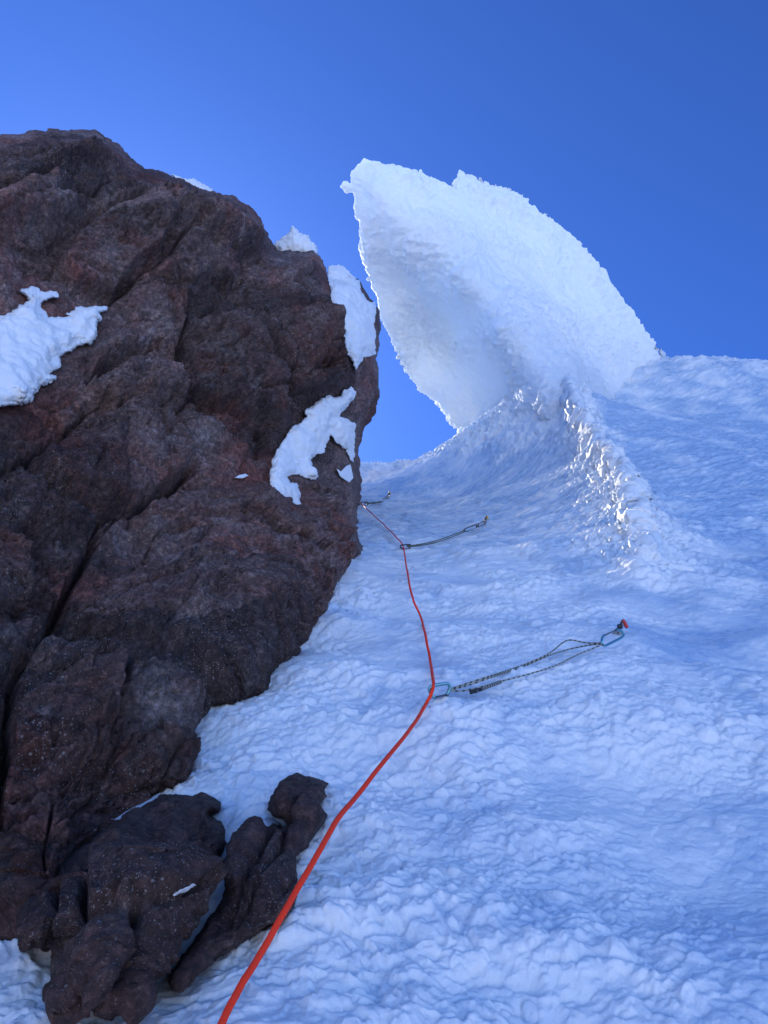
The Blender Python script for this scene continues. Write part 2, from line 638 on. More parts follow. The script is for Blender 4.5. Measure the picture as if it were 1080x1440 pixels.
def slope_surface(u, v, want_rime=False):
    h = slope_base(u, v)
    dist = np.hypot(u, v)
    fin_w = fin_side(u, v)
    # zones
    rough = 1 - sstep(4.0, 5.4, v - 0.20 * np.abs(u) + 0.9 * fbm2(u, v, 0.9, 3, 5))
    right = sstep(0.1, 1.3, u - 0.12 * v + 0.5 * fbm2(u, v, 0.8, 3, 6))
    w1 = perlin2(u / 0.10, v / 0.10, 11); w2 = perlin2(u / 0.10, v / 0.10, 13)
    w3 = perlin2(u / 0.035, v / 0.035, 12); w4 = perlin2(u / 0.035, v / 0.035, 14)
    wx = u + 0.016 * w1 + 0.005 * w3
    wy = v + 0.016 * w2 + 0.005 * w4
    # soft undulation
    und = 0.07 * perlin2(u / 0.9, v / 0.9, 21) + 0.045 * perlin2(u / 0.38, v / 0.30, 22)
    # lumps of refrozen snow, in patches of different coarseness
    cs = np.cos(0.5); sn = np.sin(0.5)
    rx = wx * cs + wy * sn; ry = -wx * sn + wy * cs
    B1 = blobs2(rx / 0.115, ry / 0.066, 31)
    B2 = blobs2(rx / 0.046, ry / 0.031, 32)
    B3 = blobs2(wx / 0.021, wy / 0.016, 33)
    b4 = perlin2(wx / 0.011, wy / 0.011, 34)
    m1 = 0.5 + 0.5 * np.clip(2.4 * perlin2(u / 0.55, v / 0.45, 35), -1, 1)
    m2 = 0.5 + 0.5 * np.clip(2.8 * fbm2(u, v, 0.30, 3, 36), -1, 1)
    m3 = 0.5 + 0.5 * np.clip(3.0 * fbm2(u, v, 0.22, 3, 37), -1, 1)
    near2 = 1 - sstep(6, 10, dist); near3 = 1 - sstep(3.0, 5.0, dist); near4 = 1 - sstep(1.6, 2.6, dist)
    lump = 0.015 * B1 * (0.15 + 0.85 * m1) + 0.018 * B2 * (0.15 + 0.85 * m2) * near2 + 0.0075 * B3 * (0.2 + 0.8 * m3) * near3 + 0.0016 * b4 * near4
    lump = lump + 0.010 * fbm2(wx, wy, 0.07, 4, 39)
    m0 = 0.5 + 0.5 * np.clip(2.5 * perlin2(u / 0.8 + 3.1, v / 0.7, 30), -1, 1)
    lump = lump * (0.35 + 0.65 * np.maximum(m0, m2)) + 0.022 * m0 * blobs2(rx / 0.24, ry / 0.17, 29) * (1 - sstep(5, 8, dist))
    pl = 0.007 * cells2(wx / 0.10 + 0.25 * w3, wy / 0.065, 44) * m3 + 0.0058 * cells2(rx / 0.043, ry / 0.03 + 0.2 * w4, 45) * (0.3 + 0.7 * m1) * near2
    pl = pl + 0.0024 * cells2(wx / 0.019, wy / 0.014, 46) * near3
    loose = blobs2(u / 0.105 + 0.1 * w3, v / 0.085 + 0.1 * w4, 48, 0.04, 0.34) * sstep(0.05, 0.35, fbm2(u, v, 0.35, 3, 49))
    lump = lump + pl + 0.055 * loose * near2
    coarse = 0.28 + 0.72 * sstep(-0.28, 0.22, fbm2(u + 0.4 * v, v, 0.75, 4, 47) + 0.10 * (1 - right) - 0.05 * right)
    lump = lump * coarse * (1 - 0.35 * right)
    # wind-carved icy striations
    su = u * 0.80 + v * 0.30; sv = v * 0.9 - u * 0.42
    s1 = np.abs(perlin2(su / 0.34 + 0.3 * w1, sv / 0.13, 51)); s2 = np.abs(perlin2(su / 0.15 + 0.2 * w3, sv / 0.055, 52))
    s3 = perlin2(su / 0.07, sv / 0.024, 54)
    st = s1 * 0.030 + s2 * 0.020 + s3 * 0.006 * (1 - sstep(9, 14, dist)) + 0.05 * perlin2(u / 1.6, v / 0.7, 53)
    # rime crystals on the fin, under the serac and along the crest
    nearfin = np.exp(-np.abs(fin_w) / 0.30) * sstep(3.4, 4.4, v) * (1 - sstep(10.2, 12.2, v))
    rime = np.maximum(nearfin, sstep(0.35, 0.8, h + 0.3 * fbm2(u, v, 0.5, 3, 64)) * sstep(8.5, 10.5, v) * (fin_w < 0.4))
    cry = 0.055 * (1 - 2 * np.abs(perlin2(u / 0.20, v / 0.22, 61))) + 0.040 * (1 - 2 * np.abs(perlin2(u / 0.085, v / 0.09, 62))) + 0.022 * perlin2(u / 0.04, v / 0.05, 63)
    cry = cry + 0.045 * blobs2(u / 0.075 + 0.3 * w3, v / 0.085 + 0.3 * w4, 68) * m2
    chunk = 0.10 * blobs2(u / 0.22 + 0.2 * w1, v / 0.26 + 0.2 * w2, 66) + 0.05 * blobs2(u / 0.09, v / 0.12, 67)
    cry = np.where(v < 5.6, cry * sstep(4.0, 5.4, v) + chunk * (1 - sstep(4.4, 5.6, v)), cry)
    top = sstep(11, 16, v)
    rag = 0.13 * perlin2(u / 0.5, v / 0.5, 71) + 0.11 * perlin2(u / 0.2, v / 0.25, 72) + 0.09 * np.abs(perlin2(u / 0.09, v / 0.12, 73))
    n = h + und * (0.4 + 0.6 * rough) + lump * (rough + (1 - rough) * 0.16) + st * (1 - rough) + cry * rime * 0.22 + rag * top * 0.7
    high = (B1 * m1 * 1.0 + B2 * m2 * 0.8 + B3 * m3 * 0.4)
    ice = 0.30 + 0.42 * right * rough + 0.50 * (1 - rough) - 0.62 * high * rough
    ice = ice + 0.30 * (0.7 - coarse) * rough + 1.3 * fbm2(u, v, 0.45, 5, 81) - 0.15 * (m0 - 0.5) * rough - 0.6 * rime - 0.5 * top
    ice = ice + 0.34 * sstep(0.0, 0.6, fin_w) * sstep(4.2, 6.0, v) * (1 - sstep(10.0, 12.5, v + 0.8 * fbm2(u, v, 0.9, 3, 82)))
    ice = ice - (0.5 * s2 + 0.35 * s3) * (1 - rough)
    return (n, np.clip(ice, 0, 1), rime) if want_rime else (n, np.clip(ice, 0, 1))


def build_slope():
    az_c = np.linspace(R(-33), R(33), 860)
    az_l = R(-33) - np.cumsum(R(0.08) * 1.028 ** np.arange(1, 100))
    az_l = az_l[az_l > R(-88)]
    az = np.r_[az_l[::-1], az_c, -az_l]
    r = np.r_[np.exp(np.linspace(math.log(0.62), math.log(30), 1500)), np.exp(np.linspace(math.log(30.4), math.log(75), 60))]
    A, D = np.meshgrid(az, r)
    u = (D * np.sin(A)).ravel(); v = (D * np.cos(A)).ravel()
    n, ice, rime = slope_surface(u, v, True)
    n = n - CAM_H
    far = sstep(26, 45, np.hypot(u, v))
    V = np.stack([u, v, n - far * 4], -1)
    nr, na = A.shape
    idx = np.arange(nr * na).reshape(nr, na)
    Q = np.stack([idx[:-1, :-1], idx[:-1, 1:], idx[1:, 1:], idx[1:, :-1]], -1).reshape(-1, 4)
    N = vnormals(V, Q)
    k = np.nonzero(rime > 0.02)[0]
    p = V[k]
    a = 0.6 + 0.8 * sstep(-0.2, 0.25, fbm3(p, 0.35, 2, 90))
    d = 0.085 * np.abs(fbm3(p, 0.22, 2, 91)) + a * (0.055 * fbm3(p, 0.09, 2, 92, 0.6, True) + 0.040 * fbm3(p, 0.045, 2, 93, 0.65))
    V[k] += N[k] * (d * np.minimum(1, rime[k] * 1.3))[:, None]
    W = to_world(V)
    me = make_mesh('snow_slope', W, Q)
    set_attr(me, 'ice', ice)
    o = link('snow_slope', me, M_SLOPE)
    tag(o, 'steep lumpy snow and blue ice slope in shade rising to a crest', 'snow slope', kind='structure')


T0 = time.time()
build_slope()
print('slope', time.time() - T0)

# lower slope and the valley below, behind the camera
def build_valley():
    nx, ny = 90, 120
    xs = np.linspace(-1, 1, nx); xs = np.sign(xs) * np.abs(xs) ** 3 * 6000
    ys = np.r_[np.linspace(0.6, -300, 60), -300 - np.linspace(0.02, 1, ny - 60) ** 2 * 7000]
    X, Y = np.meshgrid(xs, ys)
    z0 = -CAM_H / math.cos(R(SLOPE))
    plane = z0 + Y * math.tan(R(SLOPE)) - 0.05
    floor = -230 + 60 * perlin2(X / 900, Y / 900, 3) + 15 * perlin2(X / 200, Y / 200, 4)
    d = np.abs(Y) + np.abs(X)
    Z = np.maximum(plane + 8 * perlin2(X / 40, Y / 40, 6) * sstep(10, 60, d), floor)
    idx = np.arange(X.size).reshape(X.shape)
    Q = np.stack([idx[:-1, :-1], idx[1:, :-1], idx[1:, 1:], idx[:-1, 1:]], -1).reshape(-1, 4)
    m, nt, b = new_mat('valley_ground')
    vec = geo_pos(nt)
    f = noise_node(nt, vec, 0.012, 6, 0.6)
    c = ramp(nt, f, [(0.36, (0.12, 0.11, 0.11)), (0.46, (0.78, 0.80, 0.83))])
    nt.links.new(c, b.inputs['Base Color'])
    b.inputs['Roughness'].default_value = 0.8
    o = link('valley', make_mesh('valley', np.stack([X, Y, Z], -1).reshape(-1, 3), Q), m)
    tag(o, 'snowy valley ground far below the slope', 'valley', kind='structure')


build_valley()

# ------------------------------------------------------------------ rock cliff
ROCK_POLY = [(-420, 260), (-200, 215), (-60, 200), (0, 190), (40, 186), (80, 181), (110, 183), (132, 184), (150, 195), (168, 205), (185, 222), (205, 236),
             (228, 240), (248, 248), (270, 260), (300, 268), (330, 276), (350, 288), (365, 305), (378, 330), (390, 352), (412, 351), (440, 353), (455, 366),
             (462, 390), (480, 394), (503, 393), (514, 406), (524, 424), (534, 436), (536, 455), (533, 470), (534, 492), (530, 505), (533, 530), (534, 560),
             (528, 582), (513, 602), (508, 622), (504, 632), (506, 655), (510, 675), (506, 695), (502, 715), (500, 740), (502, 760), (513, 775), (512, 788),
             (498, 800), (470, 850), (430, 905), (390, 955), (330, 1010), (296, 1050), (280, 1100), (260, 1140), (230, 1180), (190, 1260), (150, 1325), (120, 1345), (72, 1336), (46, 1334), (24, 1336), (0, 1348), (-40, 1360), (-420, 1480)]
CONTACT = [(512, 788), (490, 800), (470, 825), (440, 862), (420, 890), (380, 930), (330, 975), (283, 1002), (275, 1040), (262, 1093), (215, 1112), (165, 1150)]
rc = []
for x, y in CONTACT:
    rc.append((x, y, float(slope_depth(x, y))))
for x, y in [(520, 815), (450, 890), (390, 960), (310, 1020), (290, 1080), (262, 1140), (190, 1240)]:
    rc.append((x, y, float(slope_depth(x, y)) * 1.16))
rc += [(500, 640, 5.2), (530, 500, 5.5), (462, 390, 5.6), (380, 345, 5.5), (300, 268, 5.4), (100, 185, 4.9), (0, 190, 4.5), (0, 400, 3.7), (0, 700, 2.65),
       (0, 1000, 1.62), (0, 1300, 1.15), (-60, 1330, 1.12), (30, 1337, 1.11), (100, 1337, 1.095), (200, 700, 3.2), (300, 500, 4.3), (400, 700, 4.0), (150, 450, 4.0), (-300, 250, 3.9), (-300, 700, 2.0), (-300, 1200, 0.98),
       (100, 1000, 1.70), (200, 1000, 1.84), (250, 985, 1.95), (250, 1040, 1.74), (220, 1030, 1.76), (195, 1060, 1.66), (240, 1075, 1.66), (120, 1250, 1.08), (60, 1180, 1.20), (150, 1120, 1.46), (105, 1150, 1.30), (103, 1126, 1.34), (0, 1060, 1.50), (130, 1165, 1.34), (270, 850, 2.65), (180, 560, 3.7)]
ROCK_TPS = TPS([(a, b) for a, b, _ in rc], [1 / c for _, _, c in rc], 2e-4)

CRACKS = [  # polyline, width px, depth m
    ([(-60, 700), (0, 665), (31, 652), (52, 632), (88, 606), (109, 583), (140, 572)], 7, 0.16),
    ([(36, 640), (46, 672), (57, 690), (83, 711), (119, 722), (150, 724), (176, 717), (218, 699), (249, 678), (272, 650)], 8, 0.20),
    ([(160, 722), (136, 742), (126, 781), (93, 833), (80, 872), (57, 903), (30, 924), (20, 963), (12, 1015), (0, 1070), (-10, 1130)], 9, 0.15),
    ([(-40, 1150), (0, 1131), (31, 1114), (78, 1093), (120, 1085), (158, 1076)], 6, 0.06),
    ([(80, 1098), (72, 1130), (64, 1160), (52, 1215)], 5, 0.06),
    ([(168, 900), (172, 930), (166, 980), (160, 1020), (172, 1070), (196, 1110)], 5, 0.05),
    ([(215, 360), (235, 395), (255, 440), (262, 500), (270, 545), (258, 575)], 5, 0.06),
    ([(258, 575), (300, 585), (340, 590), (372, 600), (383, 640)], 6, 0.08),
    ([(120, 545), (150, 520), (190, 500), (215, 488)], 8, 0.14),
    ([(165, 575), (200, 585), (235, 595), (268, 570)], 6, 0.10),
    ([(170, 400), (215, 385), (255, 350), (300, 360), (345, 378)], 6, 0.09),
    ([(-30, 330), (10, 322), (50, 300), (100, 282), (150, 262), (200, 246)], 6, 0.07),
    ([(60, 345), (110, 310), (150, 290), (200, 275)], 5, 0.05),
    ([(345, 378), (385, 352)], 5, 0.06),
    ([(205, 780), (215, 755), (240, 742), (285, 738)], 5, 0.06),
    ([(130, 420), (160, 410), (190, 395)], 7, 0.1),
    ([(50, 880), (110, 870), (165, 880), (168, 905)], 6, 0.09),
    ([(370, 600), (372, 640), (380, 680), (395, 705)], 12, 0.10),
    ([(400, 560), (440, 545), (480, 548), (505, 560)], 8, 0.06),
    ([(330, 395), (355, 440), (400, 500), (395, 545)], 5, 0.05),
]
BLOCKS = [  # joint-bounded blocks of the cliff: outline, how far their lower edge stands out (m at 4 m away)
    ([(58, 640), (100, 600), (160, 582), (215, 590), (262, 610), (270, 645), (250, 672), (215, 695), (176, 713), (150, 718), (110, 712), (70, 693), (50, 670)], 0.17),
    ([(155, 738), (205, 702), (285, 655), (330, 660), (390, 700), (470, 735), (520, 770), (500, 820), (420, 910), (340, 985), (285, 992), (250, 930), (175, 890), (95, 860), (102, 820), (134, 768)], 0.14),
    ([(205, 705), (262, 672), (300, 690), (262, 735), (215, 760), (198, 748)], 0.08),
    ([(30, 930), (60, 900), (100, 888), (165, 893), (170, 930), (162, 990), (166, 1022), (100, 1042), (20, 1052), (16, 1000)], 0.15),
    ([(172, 958), (215, 945), (255, 960), (285, 1000), (272, 1060), (262, 1097), (205, 1112), (185, 1080), (170, 1030)], 0.09),
    ([(-40, 1150), (0, 1140), (40, 1115), (78, 1100), (150, 1082), (185, 1108), (165, 1150), (110, 1190), (55, 1216), (-40, 1226)], 0.09),
    ([(280, 397), (345, 385), (438, 364), (442, 420), (468, 520), (462, 547), (405, 558), (385, 520), (345, 440), (300, 412)], 0.10),
    ([(215, 395), (275, 397), (330, 430), (385, 530), (396, 590), (300, 582), (264, 570), (262, 500), (240, 430)], 0.11),
    ([(105, 330), (150, 295), (210, 280), (235, 330), (215, 370), (165, 400), (100, 402), (80, 370)], 0.14),
    ([(-30, 312), (60, 275), (130, 255), (190, 245), (215, 268), (150, 290), (90, 310), (30, 327), (-30, 345)], 0.13),
    ([(-30, 215), (60, 205), (120, 200), (160, 215), (182, 236), (110, 247), (50, 268), (-30, 295)], 0.10),
    ([(240, 275), (330, 285), (370, 315), (386, 345), (330, 376), (270, 365), (235, 320)], 0.15),
    ([(110, 560), (160, 525), (215, 495), (252, 538), (255, 574), (200, 580), (150, 576)], 0.13),
    ([(-30, 700), (45, 667), (62, 702), (120, 737), (118, 780), (90, 832), (68, 880), (25, 913), (-30, 1010)], 0.12),
    ([(130, 480), (188, 402), (220, 395), (240, 450), (250, 500), (215, 487), (150, 515), (120, 540)], 0.10),
    ([(375, 605), (420, 640), (500, 690), (500, 750), (440, 720), (390, 690)], 0.07),
    ([(300, 420), (340, 450), (370, 520), (330, 510), (296, 470)], 0.06),
    ([(245, 800), (330, 770), (400, 800), (380, 880), (300, 930), (250, 880)], 0.05),
]
PATCH_FLAT = []                     # filled below: outlines under which the rock is smoother and set back


def rock_front(px, py, sd):
    t = 1 / np.clip(ROCK_TPS(px, py), 0.08, 3)
    k = np.clip(sd / 34.0, 0, 1)
    return t + 0.075 * t * (1 - np.sqrt(1 - (1 - k) ** 2))


def rock_back(px, py, sd):
    t = 1 / np.clip(ROCK_TPS(px, py), 0.08, 3)
    k = np.clip(sd / 120.0, 0, 1)
    return t * 1.075 + (1.5 + 0.75 * t) * np.sqrt(np.clip(1 - (1 - k) ** 2, 0, 1))


# rotate so that beds run up to the right, as the joints do in the cliff
_ax1 = np.array([0.75, 0.55, 0.38]); _ax1 /= np.linalg.norm(_ax1)
_ax2 = np.cross(_ax1, [0.2, -0.6, 0.75]); _ax2 /= np.linalg.norm(_ax2)
_ax3 = np.cross(_ax1, _ax2)
ROT = np.stack([_ax1, _ax2, _ax3], 1)


def facet2(x, y, seed):
    """continuous relief of flat triangular facets (random heights on a triangular lattice), -1..1"""
    s = (x + y) * 0.3660254
    i = np.floor(x + s); j = np.floor(y + s)
    fx = x + s - i; fy = y + s - j
    i = i.astype(np.int64); j = j.astype(np.int64)
    def hv(a, b):
        return (_hash(a, b, seed=seed) & np.uint32(1023)).astype(np.float32) / 511.5 - 1
    up = fx > fy
    h0 = hv(i, j); h2 = hv(i + 1, j + 1)
    h1 = np.where(up, hv(i + 1, j), hv(i, j + 1))
    big = np.where(up, fx, fy); small = np.where(up, fy, fx)
    return h0 * (1 - big) + h1 * (big - small) + h2 * small


def facets(px, py, size, stretch, ang, seed, warp=0.25):
    c, s_ = math.cos(R(ang)), math.sin(R(ang))
    x = (px * c - py * s_) / (size * stretch); y = (px * s_ + py * c) / size
    x = x + warp * perlin2(x * 0.8 + 3.7, y * 0.8, seed + 1); y = y + warp * perlin2(x * 0.8, y * 0.8 + 9.1, seed + 2)
    return facet2(x, y, seed)


def cell_relief(P, size, stretch, seed, tilt=0, gap=0, gapw=1, tone=False):
    q = (P @ ROT) / (np.array(stretch) * size)
    wq = q + 0.05 * np.stack([perlin3(q * 1.3, seed + 1), perlin3(q * 1.3 + 9, seed + 2), perlin3(q * 1.3 + 19, seed + 3)], -1)
    f1, f2, cp, cid = worley3(wq, seed)
    g = np.stack([(cid & np.uint32(255)), (cid >> np.uint32(8)) & np.uint32(255), (cid >> np.uint32(16)) & np.uint32(255)], -1).astype(np.float32) / 127.5 - 1
    off = ((cid >> np.uint32(24)) & np.uint32(255)).astype(np.float32) / 127.5 - 1
    d = ((wq - cp) * g).sum(1) * tilt * size + off * tilt * size * 0.35
    if tone:
        return ((cid >> np.uint32(6)) & np.uint32(255)).astype(np.float32) / 255
    return d - gap * np.exp(-(f2 - f1) / gapw)


def rock_displace(P, N, px, py, sd, side):
    f = np.nonzero(side == 0)[0]
    d = np.zeros(len(P))
    p = P[f]
    big = cell_relief(p, 0.95, (1.5, 0.9, 0.9), 3, 0.10, 0.04, 0.035)
    med = cell_relief(p, 0.34, (1.7, 0.7, 0.9), 13, 0.12, 0.050, 0.04)
    sml = cell_relief(p, 0.12, (1.8, 0.7, 0.9), 23, 0.26, 0.030, 0.06)
    tiny = cell_relief(p, 0.045, (1.6, 0.8, 0.9), 43, 0.30, 0.008, 0.09)
    sel = 0.35 + 0.65 * sstep(-0.2, 0.25, fbm3(p, 0.7, 3, 77))
    sel2 = sstep(-0.1, 0.3, fbm3(p, 0.5, 3, 78))
    r = fbm3(p, 0.45, 3, 91, 0.5) * 0.02 + fbm3(p, 0.06, 3, 95, 0.6, True) * 0.014 + fbm3(p, 0.022, 2, 97, 0.6) * 0.009
    dd = big * 0.7 + med * (0.25 + 0.75 * sel) + sml * (0.35 + 1.1 * sel2 * sel) + tiny * (0.5 + 1.1 * sel2) + r
    X, Y = px[f], py[f]
    kt = np.linalg.norm(p, axis=1) / 4.0
    fa = facets(X, Y, 150, 1.3, 38, 601, 0.12) * 0.12 + facets(X + 40, Y, 66, 1.6, 30, 611) * 0.09 * (0.5 + 0.5 * sel) + facets(X, Y + 90, 27, 1.5, 44, 621) * 0.050 * (0.3 + 0.7 * sel2) + facets(X, Y, 11, 1.4, 20, 631) * 0.021 * (0.3 + 0.7 * sel)
    dd = dd + fa * kt * (0.15 + 0.85 * sstep(0, 70, sd[f]))
    x, y = px[f], py[f]
    jx = 5 * perlin2(x / 22, y / 22, 7) + 2 * perlin2(x / 7, y / 7, 8)
    jy = 5 * perlin2(x / 22, y / 22, 9) + 2 * perlin2(x / 7, y / 7, 10)
    tt = np.linalg.norm(p, axis=1)
    for pts, w, depth in CRACKS:
        ld = line_dist(x + jx, y + jy, pts)
        near = ld < w * 4
        dd[near] -= depth * np.exp(-ld[near] / (w * 0.34)) * 1.15
        dd[near] += depth * 0.05 * np.exp(-((ld[near] - w * 1.5) / (w * 0.7)) ** 2)
    for poly, hgt in BLOCKS:
        poly = np.array(poly, float)
        y0, y1 = poly[:, 1].min(), poly[:, 1].max()
        s = poly_sdf(x + jx * 0.8, y + jy * 0.8, poly)
        slant = 0.25 + 0.75 * np.clip((y - y0) / (y1 - y0), 0, 1)
        dd = dd + hgt * kt * slant * sstep(-1.5, 6, s) * (0.3 + 0.7 * sstep(0, 50, sd[f]))
    for poly in PATCH_FLAT:
        s = poly_sdf(x, y, poly)
        k = sstep(-30, 0, s)
        dd = dd * (1 - 0.85 * k) - 0.02 * k
    dd = dd * (1 - 0.9 * (1 - sstep(20, 90, x)) * sstep(1190, 1250, y))
    dd = dd * (0.35 + 0.65 * sstep(-160, -40, x))
    # keep the outline close to its place
    dd = dd * (0.22 + 0.78 * sstep(4, 40, sd[f]))
    d[f] = np.clip(dd, -0.34, 0.40)
    return d


PATCHES = [
    # label, outline, thickness m
    ('large white snow patch at the left edge of the dark cliff', 
     [(-60, 470), (-30, 452), (0, 444), (12, 441), (24, 433), (27, 428), (33, 427), (40, 422), (35, 415), (28, 411), (30, 407), (36, 405), (44, 402), (50, 403), (56, 405), (57, 409), (64, 411), (72, 409), (82, 409), (82, 418), (70, 420), (60, 424), (56, 432), (64, 437), (69, 446), (88, 446), (98, 444), (92, 441), (104, 436), (107, 432), (124, 431), (135, 430), (150, 430), (153, 433), (147, 438), (140, 441), (144, 449), (137, 454), (137, 466), (135, 478), (127, 485), (119, 485), (110, 488), (101, 493), (92, 497), (86, 502), (84, 508), (88, 514), (80, 521), (70, 526), (80, 529), (79, 534), (66, 541), (56, 545), (48, 556), (44, 565), (37, 568), (25, 570), (15, 571), (0, 573), (-30, 578), (-70, 575)], 0.10),
    ('long snow patch on the cliff shoulder next to the serac', 
     [(461, 373), (466, 374), (476, 372), (484, 376), (494, 385), (505, 396), (508, 408), (512, 416), (518, 424), (527, 425), (529, 440), (526, 455), (528, 470), (529, 498), (522, 500), (512, 503), (503, 516), (500, 522), (496, 508), (487, 497), (484, 485), (484, 467), (479, 459), (466, 450), (461, 428), (466, 425), (464, 405), (461, 390)], 0.09),
    ('arch shaped snow patch clinging to the cliff above the first red rope bend',
     [(427, 577), (440, 570), (452, 560), (464, 555), (470, 558), (479, 557), (484, 548), (493, 544), (499, 548), (501, 553), (498, 562), (490, 569), (484, 576), (479, 582), (478, 586), (488, 588), (491, 592), (500, 594), (499, 606), (499, 620), (498, 640), (497, 650), (493, 648), (488, 636), (478, 626), (470, 618), (465, 612), (462, 620), (456, 630), (458, 637), (446, 638), (438, 646), (440, 655), (449, 670), (440, 675), (430, 673), (420, 667), (412, 668), (404, 671), (410, 678), (418, 680), (421, 688), (424, 698), (422, 702), (424, 711), (416, 709), (404, 706), (390, 702), (385, 695), (378, 677), (380, 660), (384, 644), (394, 625), (402, 612), (412, 600), (424, 594), (430, 585)], 0.09),
    ('tiny triangular snow patch low on the right edge of the cliff',
     [(473, 659), (477, 661), (479, 663), (487, 655), (493, 653), (497, 672), (491, 679), (478, 670)], 0.03),
    ('thin sliver of snow on a narrow ledge in the middle of the cliff',
     [(329, 672), (336, 668), (345, 666), (350, 669), (341, 673)], 0.025),
]
for lab, poly, th in PATCHES:
    PATCH_FLAT.append(poly)


def en_rock(gx, gy):
    return 2.2 * perlin2(gx / 16, gy / 16, 201) + 1.4 * perlin2(gx / 6.5, gy / 6.5, 202)


V, Q, info = solid(ROCK_POLY, 1.6, rock_front, rock_back, en_rock, rock_displace, blur=5)
pale = np.zeros(len(V))
for (cx, cy, rx, ry, a) in [(285, 620, 24, 30, 0.7), (385, 765, 12, 26, 0.4), (215, 1000, 40, 50, 0.45), (275, 880, 30, 50, 0.3), (140, 300, 70, 25, 0.25), (245, 1010, 14, 30, 0.5)]:
    pale = np.maximum(pale, a * np.exp(-((info['px'] - cx) / rx) ** 2 - ((info['py'] - cy) / ry) ** 2))
pale *= np.clip(0.8 + 1.2 * fbm3(V, 0.12, 4, 301), 0, 1)
tone = 0.55 * cell_relief(V, 0.95, (1.5, 0.9, 0.9), 3, tone=True) + 0.45 * cell_relief(V, 0.34, (1.7, 0.7, 0.9), 13, tone=True)
ro = build('rock_cliff', V, Q, M_ROCK, {'pale': pale, 'tone': tone})
tag(ro, 'huge dark brown volcanic rock cliff with deep cracks filling the left side', 'rock')
print('rock', time.time() - T0)


def en_snow(gx, gy):
    return 1.6 * perlin2(gx / 7, gy / 7, 211) + 1.2 * perlin2(gx / 3.2, gy / 3.2, 212)


for k, (lab, poly, th) in enumerate(PATCHES):
    def fr(px, py, sd, th=th):
        t = 1 / np.clip(ROCK_TPS(px, py), 0.08, 3)
        kk = np.clip(sd / 38.0, 0, 1)
        t = rock_front(px, py, np.maximum(poly_sdf(px, py, ROCK_POLY), 0))
        return t - th * (0.05 + 1.05 * np.sqrt(np.clip(1 - (1 - kk) ** 2, 0, 1)))
    def bk(px, py, sd):
        t = rock_front(px, py, np.maximum(poly_sdf(px, py, ROCK_POLY), 0))
        return t + 0.05
    def dp(P, N, px, py, sd, side, th=th):
        d = fbm3(P, 0.26, 4, 221 + k, 0.45) * th * 0.75 + np.abs(fbm3(P, 0.10, 2, 231, 0.5)) * th * 0.25
        return d * (side == 0) * sstep(0, 8, sd)
    V, Q, info = solid(poly, 0.9 if len(poly) > 12 else 0.6, fr, bk, en_snow if len(poly) > 12 else None, dp)
    tag(build('snow_patch', V, Q, M_PATCH), lab, 'snow patch', 'snow patches on the cliff')

# snow caps that show over the cliff's skyline
for lab, poly, tt in [
    ('pointed white snow cap peeking over the cliff skyline beside the serac',
     [(385, 345), (390, 339), (396, 335), (402, 331), (408, 325), (411, 319), (416, 322), (421, 327), (427, 330), (433, 329), (437, 336), (443, 344), (447, 355), (440, 368), (400, 368), (388, 360)], 6.3),
    ('small sliver of snow on the upper cliff skyline',
     [(243, 246), (258, 251), (272, 253), (286, 258), (301, 267), (300, 282), (250, 270)], 5.9)]:
    def fr(px, py, sd, tt=tt):
        kk = np.clip(sd / 20.0, 0, 1)
        return tt - 0.12 * np.sqrt(np.clip(1 - (1 - kk) ** 2, 0, 1))
    def bk(px, py, sd, tt=tt):
        kk = np.clip(sd / 20.0, 0, 1)
        return tt + 0.5 * np.sqrt(np.clip(1 - (1 - kk) ** 2, 0, 1))
    def dp(P, N, px, py, sd, side):
        return fbm3(P, 0.12, 4, 241, 0.6) * 0.03
    V, Q, info = solid(poly, 0.9, fr, bk, lambda gx, gy: 1.3 * perlin2(gx / 5, gy / 5, 215) + 0.8 * perlin2(gx / 2.5, gy / 2.5, 216), dp)
    tag(build('skyline_snow', V, Q, M_PATCH), lab, 'snow cap', 'snow caps on the cliff skyline')

# ------------------------------------------------------------------ two outcrops low on the slope
OUT_L = [(128, 1180), (170, 1150), (205, 1131), (225, 1120), (245, 1116), (262, 1118), (276, 1118), (284, 1114), (300, 1120), (312, 1126), (308, 1142), (296, 1146), (310, 1155), (318, 1172), (318, 1185), (308, 1210), (298, 1240), (284, 1278), (268, 1302), (248, 1325), (230, 1345), (216, 1362), (206, 1380), (202, 1400), (201, 1414), (182, 1419), (163, 1432), (148, 1437), (136, 1430), (128, 1420), (112, 1426), (95, 1425), (82, 1412), (74, 1395), (70, 1370), (70, 1335), (46, 1332), (24, 1330), (22, 1290), (30, 1240), (60, 1215), (100, 1200)]
OUT_R = [(412, 1087), (420, 1086), (432, 1091), (450, 1096), (463, 1102), (458, 1110), (462, 1120), (450, 1130), (458, 1142), (461, 1147), (456, 1156), (452, 1162), (445, 1172), (438, 1182), (432, 1192), (418, 1205), (417, 1222), (419, 1240), (418, 1262), (412, 1282), (404, 1290), (385, 1299), (370, 1308), (350, 1322), (330, 1335), (315, 1345), (309, 1347), (302, 1352), (292, 1361), (279, 1371), (268, 1384), (257, 1396), (247, 1394), (236, 1383), (239, 1365), (255, 1346), (276, 1318), (306, 1272), (313, 1260), (320, 1220), (326, 1182), (333, 1168), (345, 1154), (360, 1150), (366, 1155), (374, 1160), (388, 1158), (396, 1162), (402, 1160), (396, 1152), (384, 1147), (376, 1138), (377, 1128), (388, 1112), (398, 1098)]


